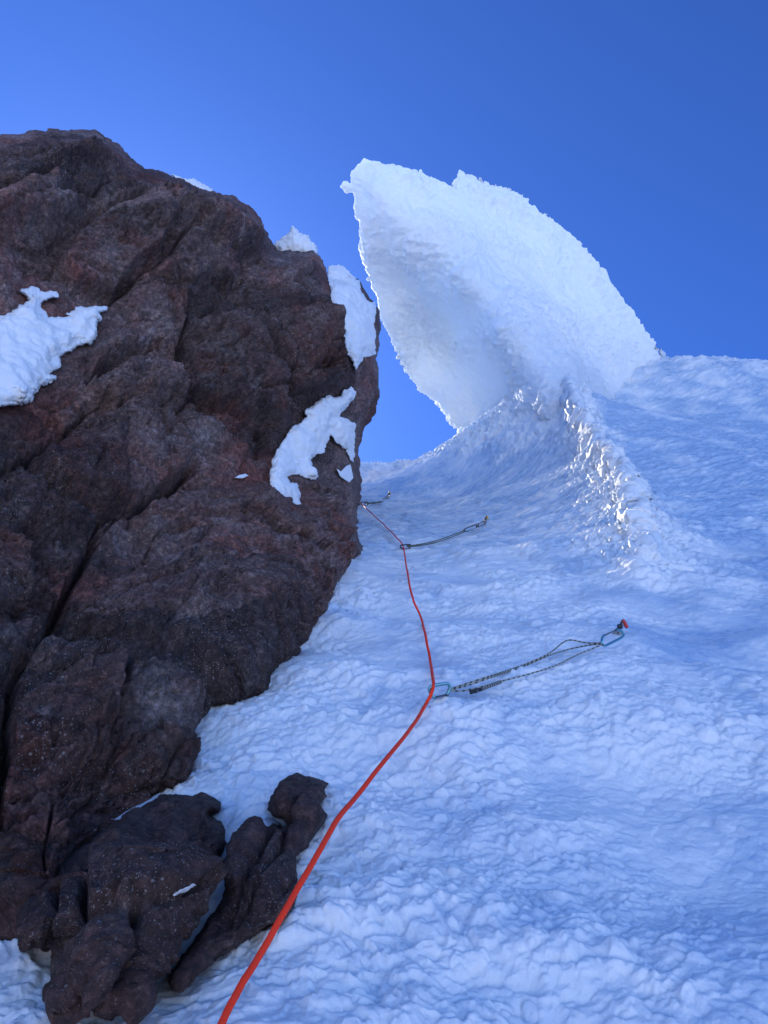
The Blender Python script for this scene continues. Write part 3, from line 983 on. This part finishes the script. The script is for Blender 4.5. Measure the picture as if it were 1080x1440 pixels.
def outcrop(name, label, poly, height, lift, seed, cracks, ragged=1.0, ins=75.0, blocks=()):
    def fr(px, py, sd):
        t = slope_depth(px, py)
        k = np.clip(sd / ins, 0, 1)
        prof = np.sqrt(np.clip(1 - (1 - k) ** 2, 0, 1))
        return t - (lift + height * prof) * t
    def bk(px, py, sd):
        return slope_depth(px, py) * 1.12 + 0.05
    def dp(P, N, px, py, sd, side):
        d = cell_relief(P, 0.26, (1.7, 0.7, 0.9), seed, 0.03, 0.010, 0.03) + cell_relief(P, 0.07, (1.7, 0.7, 0.9), seed + 7, 0.06, 0.002, 0.07)
        d += facets(px, py, 80, 1.3, 55, seed + 50, 0.1) * 0.022 + facets(px, py, 34, 1.6, 48, seed + 60, 0.1) * 0.011 + facets(px, py, 14, 1.3, 40, seed + 70) * 0.005
        d += fbm3(P, 0.22, 3, seed + 11, 0.5) * 0.012 + fbm3(P, 0.03, 3, seed + 13, 0.6, True) * 0.004 + fbm3(P, 0.009, 2, seed + 14) * 0.0018
        for bp, hgt in blocks:
            bp = np.array(bp, float)
            s_ = poly_sdf(px + 3 * perlin2(px / 14, py / 14, 17), py + 3 * perlin2(px / 14, py / 14, 19), bp)
            d += hgt * (0.4 + 0.6 * np.clip((py - bp[:, 1].min()) / np.ptp(bp[:, 1]), 0, 1)) * sstep(-1.5, 8, s_)
        for pts, w, dep in cracks:
            ld = line_dist(px + 3 * perlin2(px / 14, py / 14, 7), py + 3 * perlin2(px / 14, py / 14, 9), pts)
            d -= dep * np.exp(-(ld / (0.6 * w)) ** 2)
        return np.where(side == 0, d * sstep(0, 14, sd), 0)
    V, Q, info = solid(poly, 1.4, fr, bk, lambda gx, gy: ragged * (3.0 * perlin2(gx / 15, gy / 15, seed + 20) + 1.6 * perlin2(gx / 6, gy / 6, seed + 21)), dp, blur=5)
    tag(build(name, V, Q, M_OUTCROP, {'pale': np.zeros(len(V)), 'tone': np.full(len(V), 0.5)}), label, 'rock')


outcrop('rock_outcrop', 'broad dark reddish boulder at the foot of the cliff, in the lower left corner', OUT_L, 0.15, 0.02, 401,
        [([(188, 1285), (186, 1320), (174, 1360), (158, 1395)], 8, 0.06), ([(106, 1325), (116, 1275), (120, 1225), (132, 1190)], 5, 0.03),
         ([(74, 1340), (74, 1260), (80, 1220)], 4, 0.03), ([(115, 1292), (140, 1280), (172, 1272)], 5, 0.03), ([(285, 1180), (288, 1215), (270, 1250), (244, 1268)], 6, 0.025)], 1.0, 85.0,
        [([(122, 1200), (200, 1138), (262, 1122), (300, 1135), (285, 1190), (288, 1240), (240, 1272), (190, 1286), (122, 1280)], 0.035),
         ([(82, 1345), (122, 1300), (182, 1296), (176, 1350), (160, 1398), (100, 1422), (76, 1390)], 0.030),
         ([(198, 1292), (240, 1275), (262, 1290), (215, 1370), (200, 1404), (168, 1428), (160, 1410), (190, 1350)], 0.025),
         ([(34, 1260), (70, 1222), (72, 1332), (34, 1326)], 0.025), ([(78, 1225), (116, 1205), (114, 1290), (80, 1330)], 0.025)])
outcrop('rock_outcrop', 'narrow brown rock ridge poking through the snow left of the red rope', OUT_R, 0.055, 0.03, 431,
        [([(385, 1165), (365, 1210), (330, 1270), (300, 1310)], 5, 0.02), ([(420, 1130), (405, 1170), (380, 1230), (340, 1290)], 5, 0.02)], 0.7, 30.0,
        [([(385, 1105), (425, 1090), (462, 1105), (455, 1145), (420, 1165), (385, 1135)], 0.018), ([(330, 1170), (360, 1152), (372, 1165), (350, 1220), (310, 1268), (318, 1200)], 0.015), ([(380, 1175), (425, 1160), (415, 1260), (370, 1300), (330, 1325), (350, 1240)], 0.018)])
print('outcrops', time.time() - T0)

# slivers of snow caught on the outcrops
bpy.context.view_layer.update()
_dg = bpy.context.evaluated_depsgraph_get()


def hit_depth(px, py):
    w = Vector(to_world(ray(px, py)))
    ok, loc, *_r = scene.ray_cast(_dg, w * 0.3, w)
    return loc.length / w.length if ok else None


for lab, poly, th in [
    ('thin snow sliver in a crack of the dark reddish boulder', [(243, 1259), (252, 1252), (262, 1247), (272, 1242), (275, 1245), (266, 1251), (256, 1256), (247, 1261)], 0.008),
    ('narrow snow strip in the gap between the cliff foot and the boulder', [(160, 1153), (172, 1144), (186, 1136), (202, 1128), (216, 1118), (226, 1115), (222, 1121), (208, 1129), (196, 1137), (180, 1146), (168, 1153)], 0.02),
    ('small snow dollop in the notch of the narrow rock ridge', [(366, 1156), (372, 1150), (380, 1148), (390, 1152), (397, 1157), (394, 1161), (384, 1160), (376, 1163)], 0.015)]:
    hp = [(x, y, hit_depth(x, y)) for x, y in poly + [tuple(np.mean(poly, 0))]]
    hp = [q for q in hp if q[2]]
    dt = TPS([(x, y) for x, y, _ in hp], [z for *_, z in hp], 1e-3)
    def fr(px, py, sd, th=th, dt=dt):
        return dt(px, py) - th * (0.3 + 0.7 * np.sqrt(np.clip(sd / 5.0, 0, 1)))
    def bk(px, py, sd, dt=dt):
        return dt(px, py) + 0.03
    V, Q, info = solid(poly, 0.5, fr, bk, lambda gx, gy: 0.7 * perlin2(gx / 3, gy / 3, 219), lambda P, N, px, py, sd, side: fbm3(P, 0.02, 3, 249) * 0.003)
    tag(build('snow_patch', V, Q, M_PATCH), lab, 'snow patch', 'snow patches on the rocks')

# ------------------------------------------------------------------ serac
SERAC = [(512, 222), (522, 225), (540, 232), (552, 234), (566, 235), (590, 242), (612, 250), (632, 262), (637, 263), (641, 252), (647, 241), (662, 246), (680, 256), (700, 264), (720, 272), (740, 279), (752, 290), (766, 300),
         (782, 312), (800, 326), (818, 343), (838, 366), (858, 395), (880, 428), (902, 458), (918, 480), (932, 500), (925, 545), (905, 620), (860, 680), (800, 720), (720, 720), (660, 690), (646, 640), (645, 606), (634, 596), (624, 580),
         (612, 565), (596, 554), (583, 540), (572, 522), (561, 500), (549, 474), (538, 448), (530, 424), (521, 400), (512, 372), (506, 350), (505, 330), (505, 312), (498, 304), (498, 285), (496, 272), (487, 272), (477, 262), (484, 256), (495, 258), (493, 240), (500, 235), (506, 230)]
sc_pts = [(512, 226, 11.9), (500, 270, 11.9), (478, 262, 11.9), (505, 340, 12.1), (540, 450, 12.9), (575, 525, 13.5), (610, 565, 13.8), (643, 604, 13.9),
          (530, 270, 11.5), (560, 300, 11.4), (600, 350, 11.4), (650, 405, 11.3), (700, 465, 11.0), (740, 505, 10.6), (775, 545, 10.2), (800, 600, 9.8),
          (570, 400, 12.6), (600, 460, 13.2), (620, 500, 13.5), (635, 560, 13.3), (645, 450, 12.4), (650, 500, 12.9),
          (672, 520, 12.4), (668, 560, 12.8), (660, 600, 13.4), (720, 560, 11.4), (700, 600, 12.0), (740, 620, 11.2), (690, 650, 13.2),
          (600, 248, 12.2), (640, 250, 12.4), (700, 266, 12.8), (780, 312, 13.3), (850, 385, 13.8), (930, 500, 14.4),
          (700, 350, 12.1), (780, 420, 12.3), (820, 500, 12.0), (860, 560, 12.4), (880, 620, 12.5), (820, 660, 11.5)]
S_TPS = TPS([(a, b) for a, b, _ in sc_pts], [c for _, _, c in sc_pts], 1e-5)


def serac_front(px, py, sd):
    t = S_TPS(px, py)
    # the front wall hides the far side of the hollow: a step down at its left edge
    k = np.clip(sd / 22.0, 0, 1)
    return t + 0.14 * (1 - np.sqrt(1 - (1 - k) ** 2))


def serac_back(px, py, sd):
    t = S_TPS(px, py)
    k = np.clip(sd / 150.0, 0, 1)
    thin = sstep(560, 800, px - 0.2 * (py - 400))
    return t + 0.16 + (0.12 + 2.7 * thin) * np.sqrt(np.clip(1 - (1 - k) ** 2, 0, 1))


def serac_disp(P, N, px, py, sd, side):
    fl = np.array([[-0.5, 0.75, 0.45], [0.8, 0.6, -0.1], [0.35, -0.3, 0.88]])
    A = P @ fl.T
    q = A / np.array([0.42, 0.15, 0.15])
    var = 0.35 + 0.9 * sstep(-0.2, 0.3, fbm3(P, 1.1, 2, 505))
    d = fbm3(P, 0.9, 4, 501) * 0.14 + (np.abs(fbm3(P, 0.30, 3, 502, 0.55)) * 0.18 + fbm3(q, 1.0, 4, 504, 0.6, True) * 0.075 + fbm3(P, 0.075, 3, 503, 0.6) * 0.036) * var
    return d * (0.3 + 0.7 * sstep(0, 12, sd))


def en_serac(gx, gy):
    k = 0.4 + 1.2 * sstep(-0.3, 0.4, perlin2(gx / 60, gy / 60, 514))
    n = 3.5 * perlin2(gx / 23, gy / 23, 511) + (3.4 * perlin2(gx / 9, gy / 9, 512) + 2.2 * perlin2(gx / 3.6, gy / 3.6, 513)) * k
    return n


V, Q, info = solid(SERAC, 1.3, serac_front, serac_back, en_serac, serac_disp, blur=4)
ice = 0.12 + 0.5 * np.exp(-((info['px'] - 640) / 60) ** 2 - ((info['py'] - 440) / 70) ** 2) + 0.25 * fbm3(V, 0.5, 3, 521)
tag(build('serac', V, Q, M_SERAC, {'ice': np.clip(ice, 0, 1)}), 'tall white ice serac curling to the left like a breaking wave above the slope', 'serac')
print('serac', time.time() - T0)

# ------------------------------------------------------------------ rope, runners and ice screws
def on_slope(px, py, lift=0.0):
    """point on the snow seen at (px, py), raised along the slope's normal"""
    r = ray(px, py)
    t = CAM_H / max(0.02, -r[2])
    for _ in range(6):
        h, _i = slope_surface(np.array([r[0] * t]), np.array([r[1] * t]))
        t = 0.5 * t + 0.5 * (CAM_H - float(h[0])) / max(0.02, -r[2])
    p = r * t
    # raise towards the viewer's side but keep it on the line of sight
    k = lift / max(0.05, -r[2])
    return r * (t - k)


def catmull(pts, n):
    pts = np.asarray(pts, float)
    p = np.vstack([2 * pts[0] - pts[1], pts, 2 * pts[-1] - pts[-2]])
    out = []
    for i in range(1, len(p) - 2):
        for s in np.linspace(0, 1, n, endpoint=False):
            a, b, c, d = p[i - 1], p[i], p[i + 1], p[i + 2]
            out.append(0.5 * (2 * b + (c - a) * s + (2 * a - 5 * b + 4 * c - d) * s * s + (3 * b - a - 3 * c + d) * s ** 3))
    out.append(p[-2])
    return np.array(out)


def tube_arrays(path, rad, sides=10, closed=False, ripple=0.0, pitch=0.01):
    path = np.asarray(path, float)
    n = len(path)
    rad = np.broadcast_to(np.asarray(rad, float), (n,))
    tan = (np.roll(path, -1, 0) - np.roll(path, 1, 0)) if closed else np.gradient(path, axis=0)
    tan /= np.linalg.norm(tan, axis=1, keepdims=True) + 1e-12
    ref = np.array([0.0, 0, 1]) if abs(tan[0][2]) < 0.9 else np.array([1.0, 0, 0])
    nrm = np.cross(tan[0], ref); nrm /= np.linalg.norm(nrm)
    V = []; al = []
    dist = np.r_[0, np.cumsum(np.linalg.norm(np.diff(path, axis=0), axis=1))]
    ang = np.arange(sides) * 2 * math.pi / sides
    for i in range(n):
        nrm = nrm - tan[i] * nrm.dot(tan[i]); nrm /= np.linalg.norm(nrm) + 1e-12
        bi = np.cross(tan[i], nrm)
        rr = rad[i] * (1 + ripple * np.cos(2 * math.pi * dist[i] / pitch + 2 * ang))
        V.append(path[i] + (np.cos(ang) * rr)[:, None] * nrm + (np.sin(ang) * rr)[:, None] * bi)
        al.append(np.full(sides, dist[i]))
    V = np.concatenate(V); al = np.concatenate(al)
    idx = np.arange(n * sides).reshape(n, sides)
    a = idx if closed else idx[:-1]
    b = np.roll(idx, -1, 0) if closed else idx[1:]
    Q = np.stack([a, np.roll(a, -1, 1), np.roll(b, -1, 1), b], -1).reshape(-1, 4)
    T = []
    if not closed:
        for ring, flip in ((idx[0], True), (idx[-1], False)):
            c = len(V)
            V = np.vstack([V, path[0 if flip else -1]]); al = np.r_[al, dist[0 if flip else -1]]
            for k in range(sides):
                x, y = ring[k], ring[(k + 1) % sides]
                T.append((c, y, x) if flip else (c, x, y))
    return V, Q, np.array(T, int).reshape(-1, 3), al


class Body:
    """collects shapes (in u,v,n) and links them as one mesh"""
    def __init__(self):
        self.V = []; self.Q = []; self.T = []; self.A = []; self.n = 0
    def add(self, V, Q, T, A=None):
        self.V.append(V); self.Q.append(np.asarray(Q, int).reshape(-1, 4) + self.n)
        self.T.append(np.asarray(T, int).reshape(-1, 3) + self.n)
        self.A.append(np.zeros(len(V)) if A is None else A); self.n += len(V)
        return self
    def tube(self, path, rad, **kw):
        return self.add(*tube_arrays(path, rad, **kw))
    def plate(self, outline, axis, thick, hole=None):
        """flat plate from a 3D outline, thickened along axis, with a rounded rim"""
        o = np.asarray(outline, float); c = o.mean(0); n = len(o)
        ax = np.asarray(axis) / np.linalg.norm(axis)
        inn = c + (o - c) * (1 - 0.12) if hole is None else c + (o - c) * 0.9
        rings = [inn - ax * thick / 2, o - ax * thick * 0.3, o + ax * thick * 0.3, inn + ax * thick / 2]
        if hole is not None:
            hc = c + (o - c) * hole
            rings = [hc - ax * thick / 2] + rings + [hc + ax * thick / 2]
        V = np.concatenate(rings); k = len(rings)
        idx = np.arange(k * n).reshape(k, n)
        a, b = idx[:-1], idx[1:]
        Q = np.stack([a, np.roll(a, -1, 1), np.roll(b, -1, 1), b], -1).reshape(-1, 4)
        T = []
        if hole is None:
            V = np.vstack([V, rings[0].mean(0), rings[-1].mean(0)])
            for j in range(n):
                T += [(k * n, idx[0, (j + 1) % n], idx[0, j]), (k * n + 1, idx[-1, j], idx[-1, (j + 1) % n])]
        else:
            Q = np.vstack([Q, np.stack([idx[-1], np.roll(idx[-1], -1), np.roll(idx[0], -1), idx[0]], -1)])
        return self.add(V, Q, T)
    def build(self, name, mat, parent=None, origin=None):
        W = to_world(np.concatenate(self.V))
        org = np.zeros(3) if origin is None else np.asarray(origin)
        me = make_mesh(name, W - org, np.concatenate(self.Q), np.concatenate(self.T))
        set_attr(me, 'along', np.concatenate(self.A))
        return link(name, me, mat, parent, Vector(org) if parent is None else None)


def banded(name, c1, c2, period, duty, rough=0.75, skew=0.0):
    m, nt, b = new_mat(name)
    at = nt.nodes.new('ShaderNodeAttribute'); at.attribute_name = 'along'
    f = math_node(nt, 'FRACT', math_node(nt, 'MULTIPLY', at.outputs['Fac'], 1 / period))
    k = math_node(nt, 'LESS_THAN', f, duty)
    nz = noise_node(nt, geo_pos(nt), 300.0, 3, 0.7)
    base = mix(nt, nz, tuple(x * 0.7 for x in c1), tuple(min(1, x * 1.25) for x in c1))
    nt.links.new(mix(nt, k, base, c2), b.inputs['Base Color'])
    b.inputs['Roughness'].default_value = rough
    b.inputs['Specular IOR Level'].default_value = 0.12
    return m


M_ROPE = banded('rope_sheath', (1.0, 0.050, 0.018), (0.95, 0.04, 0.014), 0.008, 0.3, 0.6)
M_CORD = banded('sling_cord', (0.33, 0.33, 0.28), (0.045, 0.045, 0.045), 0.020, 0.38)
M_CORD2 = banded('sling_cord_olive', (0.16, 0.17, 0.11), (0.03, 0.03, 0.03), 0.03, 0.35)
M_SEAM = banded('sling_seam', (0.20, 0.21, 0.21), (0.03, 0.03, 0.03), 0.007, 0.4)
M_BLACK = plain_mat('black_rubber', (0.012, 0.012, 0.014), 0.6)
M_TEAL = plain_mat('teal_anodised_metal', (0.16, 0.38, 0.42), 0.28, 0.85)
M_DARKM = plain_mat('dark_anodised_metal', (0.05, 0.055, 0.06), 0.35, 0.8)
M_STEEL = plain_mat('grey_steel', (0.30, 0.31, 0.32), 0.35, 0.9)
M_WIRE = plain_mat('wire_steel', (0.10, 0.11, 0.13), 0.3, 0.9)
M_REDP = plain_mat('red_plastic', (0.50, 0.03, 0.03), 0.45)
M_YELP = plain_mat('yellow_plastic', (0.60, 0.36, 0.03), 0.45)

# the rope: (px, py, lift above the snow)
ROPE = [(235, 1600, None, 0.72), (275, 1515, None, 0.78), (311, 1440, None, 0.84), (338, 1388, None, 0.89), (371, 1333, None, 0.95), (408, 1268, None, 1.02), (447, 1200, None, 1.12), (476, 1150, None, 1.22),
        (500, 1121, None, 1.32), (540, 1071, None, 1.48), (578, 1023, None, 1.74), (598, 992, None, 1.95), (608, 971, 0.05, 0), (609, 955, 0.05, 0), (605, 930, 0.035, 0), (598, 893, 0.035, 0), (592, 869, 0.04, 0), (581, 843, 0.045, 0),
        (574, 812, 0.06, 0), (569, 780, 0.05, 0), (566, 766, 0.035, 0), (555, 753, 0.03, 0), (541, 739, 0.04, 0), (527, 726, 0.04, 0), (514, 714, 0.03, 0), (507, 707, 0.02, 0), (495, 700, 0.02, 0), (480, 688, 0.02, 0)]
rp = [ray(x, y) * t if l is None else on_slope(x, y, l) for x, y, l, t in ROPE]
path = catmull(rp, 26)
path = path + 0.0006 * np.stack([perlin2(np.arange(len(path)) / 13, np.full(len(path), 0.3 + k), 5) for k in range(3)], -1) * np.linalg.norm(path, axis=1)[:, None]
b = Body().tube(path, 0.0045, sides=14, ripple=0.02, pitch=0.012)
tag(b.build('climbing_rope', M_ROPE, origin=to_world(path[-1])), 'red orange climbing rope running up the snow past the cliff edge', 'rope')


def lerp(a, b, t):
    return np.asarray(a) * (1 - t) + np.asarray(b) * t


def carabiner(a, b, side, width, rad, mat, parent, origin, lab=None):
    """a, b: ends of the long axis (3D); side: unit vector towards the gate"""
    ax = b - a; L = np.linalg.norm(ax); ax = ax / L
    side = side - ax * side.dot(ax); side /= np.linalg.norm(side)
    prof = [(0.30, 0.0), (0.70, 0.0), (0.90, 0.05), (0.985, 0.22), (0.99, 0.45), (0.94, 0.70), (0.84, 0.93), (0.78, 1.0)]
    low = [(0.22, 1.0), (0.13, 0.92), (0.05, 0.66), (0.01, 0.40), (0.03, 0.16), (0.12, 0.03), (0.30, 0.0)]
    pts = [a + ax * L * x + side * width * (y - 0.45) for x, y in low + prof[1:]]
    pth = catmull(pts, 6)
    o = Body().tube(pth, rad, sides=10).build('carabiner', mat, parent, origin)
    if lab: o['label'] = lab
    g = Body()
    wa, wb = a + ax * L * 0.80 + side * width * 0.55, a + ax * L * 0.215 + side * width * 0.55
    nn = np.cross(ax, side)
    g.tube([wa + nn * rad * 0.6, lerp(wa, wb, 0.5) + nn * rad * 0.9, wb + nn * rad * 0.6], rad * 0.42, sides=8)
    g.tube([wa - nn * rad * 0.6, lerp(wa, wb, 0.5) - nn * rad * 0.9, wb - nn * rad * 0.6], rad * 0.42, sides=8)
    g.tube([wb + nn * rad * 0.9, wb + side * rad * 0.7, wb - nn * rad * 0.9], rad * 0.5, sides=8)
    g.tube([wa + nn * rad * 0.9, wa - nn * rad * 0.9], rad * 0.9, sides=8)
    gt = g.build('gate', M_WIRE, o, origin)
    return o


def seg_point(px, py, lift):
    return on_slope(px, py, lift)


def runner(label, cord_mat, strands, radius, low, high, origin_px, seam=None, extra=None):
    org = to_world(on_slope(*origin_px))
    root = bpy.data.objects.new('sling_runner', None)
    root.location = Vector(org)
    COL.objects.link(root)
    tag(root, label, 'sling', 'slings clipped to the ice screws')
    c = Body()
    for s in strands:
        pts = [on_slope(x, y, l) for x, y, l in s]
        c.tube(catmull(pts, 8), radius, sides=8)
    c.build('cord', cord_mat, root, org)
    if seam:
        pts = [on_slope(x, y, l) for x, y, l in seam[0]]
        Body().tube(catmull(pts, 40), radius * 2.1, sides=10, ripple=0.07, pitch=0.007).build('sewn_seam', M_SEAM, root, org)
        pts = [on_slope(x, y, l) for x, y, l in seam[1]]
        Body().tube(catmull(pts, 6), radius * 2.3, sides=10).build('seam_cover', M_BLACK, root, org)
    for (ax, ay, bx, by, sx, sy, w, lift, rad, mat) in [k for k in (low, high, extra) if k]:
        A = on_slope(ax, ay, lift); B = on_slope(bx, by, lift)
        m = (A + B) / 2
        t = m[1] * CT - m[2] * ST
        # sideways direction as seen along the snow
        sp = ray((ax + bx) / 2 + sx, (ay + by) / 2 + sy) * t - ray((ax + bx) / 2, (ay + by) / 2) * t
        carabiner(A, B, sp, w, rad, mat, root, org)
    return root


def screw(label, px, py, knob_a, knob_b, scale, knob_mat):
    """an ice screw: tube into the ice, hanger plate with an eye and a folding crank knob"""
    p = on_slope(px, py, 0.0)
    org = to_world(p)
    root = bpy.data.objects.new('ice_screw', None)
    root.location = Vector(org)
    COL.objects.link(root)
    tag(root, label, 'ice screw', 'ice screws in the slope')
    up = np.array([0.10, 0.15, 1.0]); up /= np.linalg.norm(up)
    t = p[1] * CT - p[2] * ST
    img_r = np.array([1.0, 0, 0]); img_u = np.array([0, ST, CT])
    Body().tube([p - up * 0.10, p + up * 0.012 * scale, p + up * 0.034 * scale], 0.0085 * scale, sides=14).build('tube', M_STEEL, root, org)
    # hanger: a bent rounded plate hanging towards the runner
    d1 = (-0.75 * img_r - 0.62 * img_u); d1 /= np.linalg.norm(d1)
    d2 = np.cross(up, d1); d2 /= np.linalg.norm(d2)
    cen = p + up * 0.022 * scale
    out = []
    for k in range(20):
        a = 2 * math.pi * k / 20
        x = math.cos(a); y = math.sin(a)
        out.append(cen + d1 * (0.014 + 0.030 * x) * scale + d2 * 0.019 * y * scale * (1.0 - 0.25 * x) + up * 0.010 * scale * max(0, x))
    Body().plate(out, up, 0.004 * scale, hole=0.42).build('hanger', M_STEEL, root, org)
    Body().tube([cen + up * 0.004, cen + up * 0.022 * scale], np.array([0.013, 0.012]) * scale, sides=14).build('screw_head', M_DARKM, root, org)
    k0 = cen + up * 0.018 * scale
    ka = k0 + ray(*knob_a) * t - ray(px, py) * t
    kb = k0 + ray(*knob_b) * t - ray(px, py) * t
    Body().tube([k0, lerp(k0, ka, 0.6), ka], 0.0045 * scale, sides=8).build('crank_arm', M_DARKM, root, org)
    Body().tube([lerp(ka, kb, k) for k in (0, 0.06, 0.2, 0.5, 0.8, 0.94, 1.0)], np.array([0.004, 0.0065, 0.0075, 0.0085, 0.0085, 0.007, 0.004]) * scale, sides=12).build('knob', knob_mat, root, org)
    return root


runner('grey and black corded sling with teal carabiners, nearest the camera', M_CORD,
       [[(630, 970, .022), (660, 960, .024), (688, 951, .028), (733, 936, .03), (770, 920, .034), (792, 903.5, .045), (803, 900, .05), (825, 904, .055), (848, 904, .055)],
        [(630, 971.5, .022), (660, 963, .022), (688, 953.5, .026), (733, 938.5, .026), (770, 922.5, .026), (800, 913, .026), (830, 907, .045), (848, 905.5, .055)],
        [(630, 972, .02), (650, 971.5, .02), (666, 968.5, .02), (684, 964, .022), (703, 958.5, .024), (747, 947, .026), (781, 936, .028), (814, 920, .04), (848, 906, .055)]],
       0.0025,
       (604, 973, 633, 967, 4, 14, 0.031, 0.045, 0.0044, M_TEAL),
       (846, 904, 876, 889, -8, -12, 0.032, 0.055, 0.0044, M_TEAL),
       (846, 905), seam=([(668, 972.5, .022), (676, 969.5, .022), (690, 964, .023), (704, 959, .024)], [(661, 974, .02), (667, 972, .021), (676, 969.5, .022)]))
screw('ice screw with a grey hanger and a dark red knob, nearest the camera', 871, 892, (875, 884), (881, 896), 0.85, M_REDP)

runner('thin dark olive sling in the middle of the icy gully', M_CORD2,
       [[(572, 768, .03), (590, 765.5, .03), (615, 760, .03), (640, 751, .035), (654, 745.5, .04)],
        [(574, 769, .03), (592, 767, .03), (616, 762, .03), (641, 753, .035), (655, 747, .04)]],
       0.0042,
       (563, 769, 578, 768, 2, 6, 0.027, 0.035, 0.0048, M_DARKM),
       (652, 746.5, 673, 738, 2, 6, 0.026, 0.045, 0.0048, M_DARKM),
       (654, 746), extra=(670, 740, 684, 733, 2, 6, 0.026, 0.045, 0.0048, M_DARKM))
screw('ice screw with a yellow knob at the end of the middle olive sling', 682, 735, (684, 731.5), (686, 736.5), 1.0, M_YELP)

runner('short far sling reaching out from behind the edge of the cliff', M_CORD2,
       [[(513, 707.5, .04), (522, 707, .04), (531, 706, .04), (539, 703, .045), (545, 699, .05)],
        [(516, 708.5, .04), (524, 707.8, .04), (532, 706.8, .04), (540, 704, .045), (546, 700, .05)]],
       0.005,
       (508, 708, 518, 708, 2, 6, 0.035, 0.05, 0.006, M_DARKM),
       (538, 704, 548, 697, 2, 5, 0.035, 0.05, 0.006, M_DARKM),
       (545, 700))
screw('most distant ice screw with a yellow knob, near the snow crest beside the cliff', 546.5, 699, (546.5, 695), (548.5, 699.5), 1.1, M_YELP)
print('done', time.time() - T0)
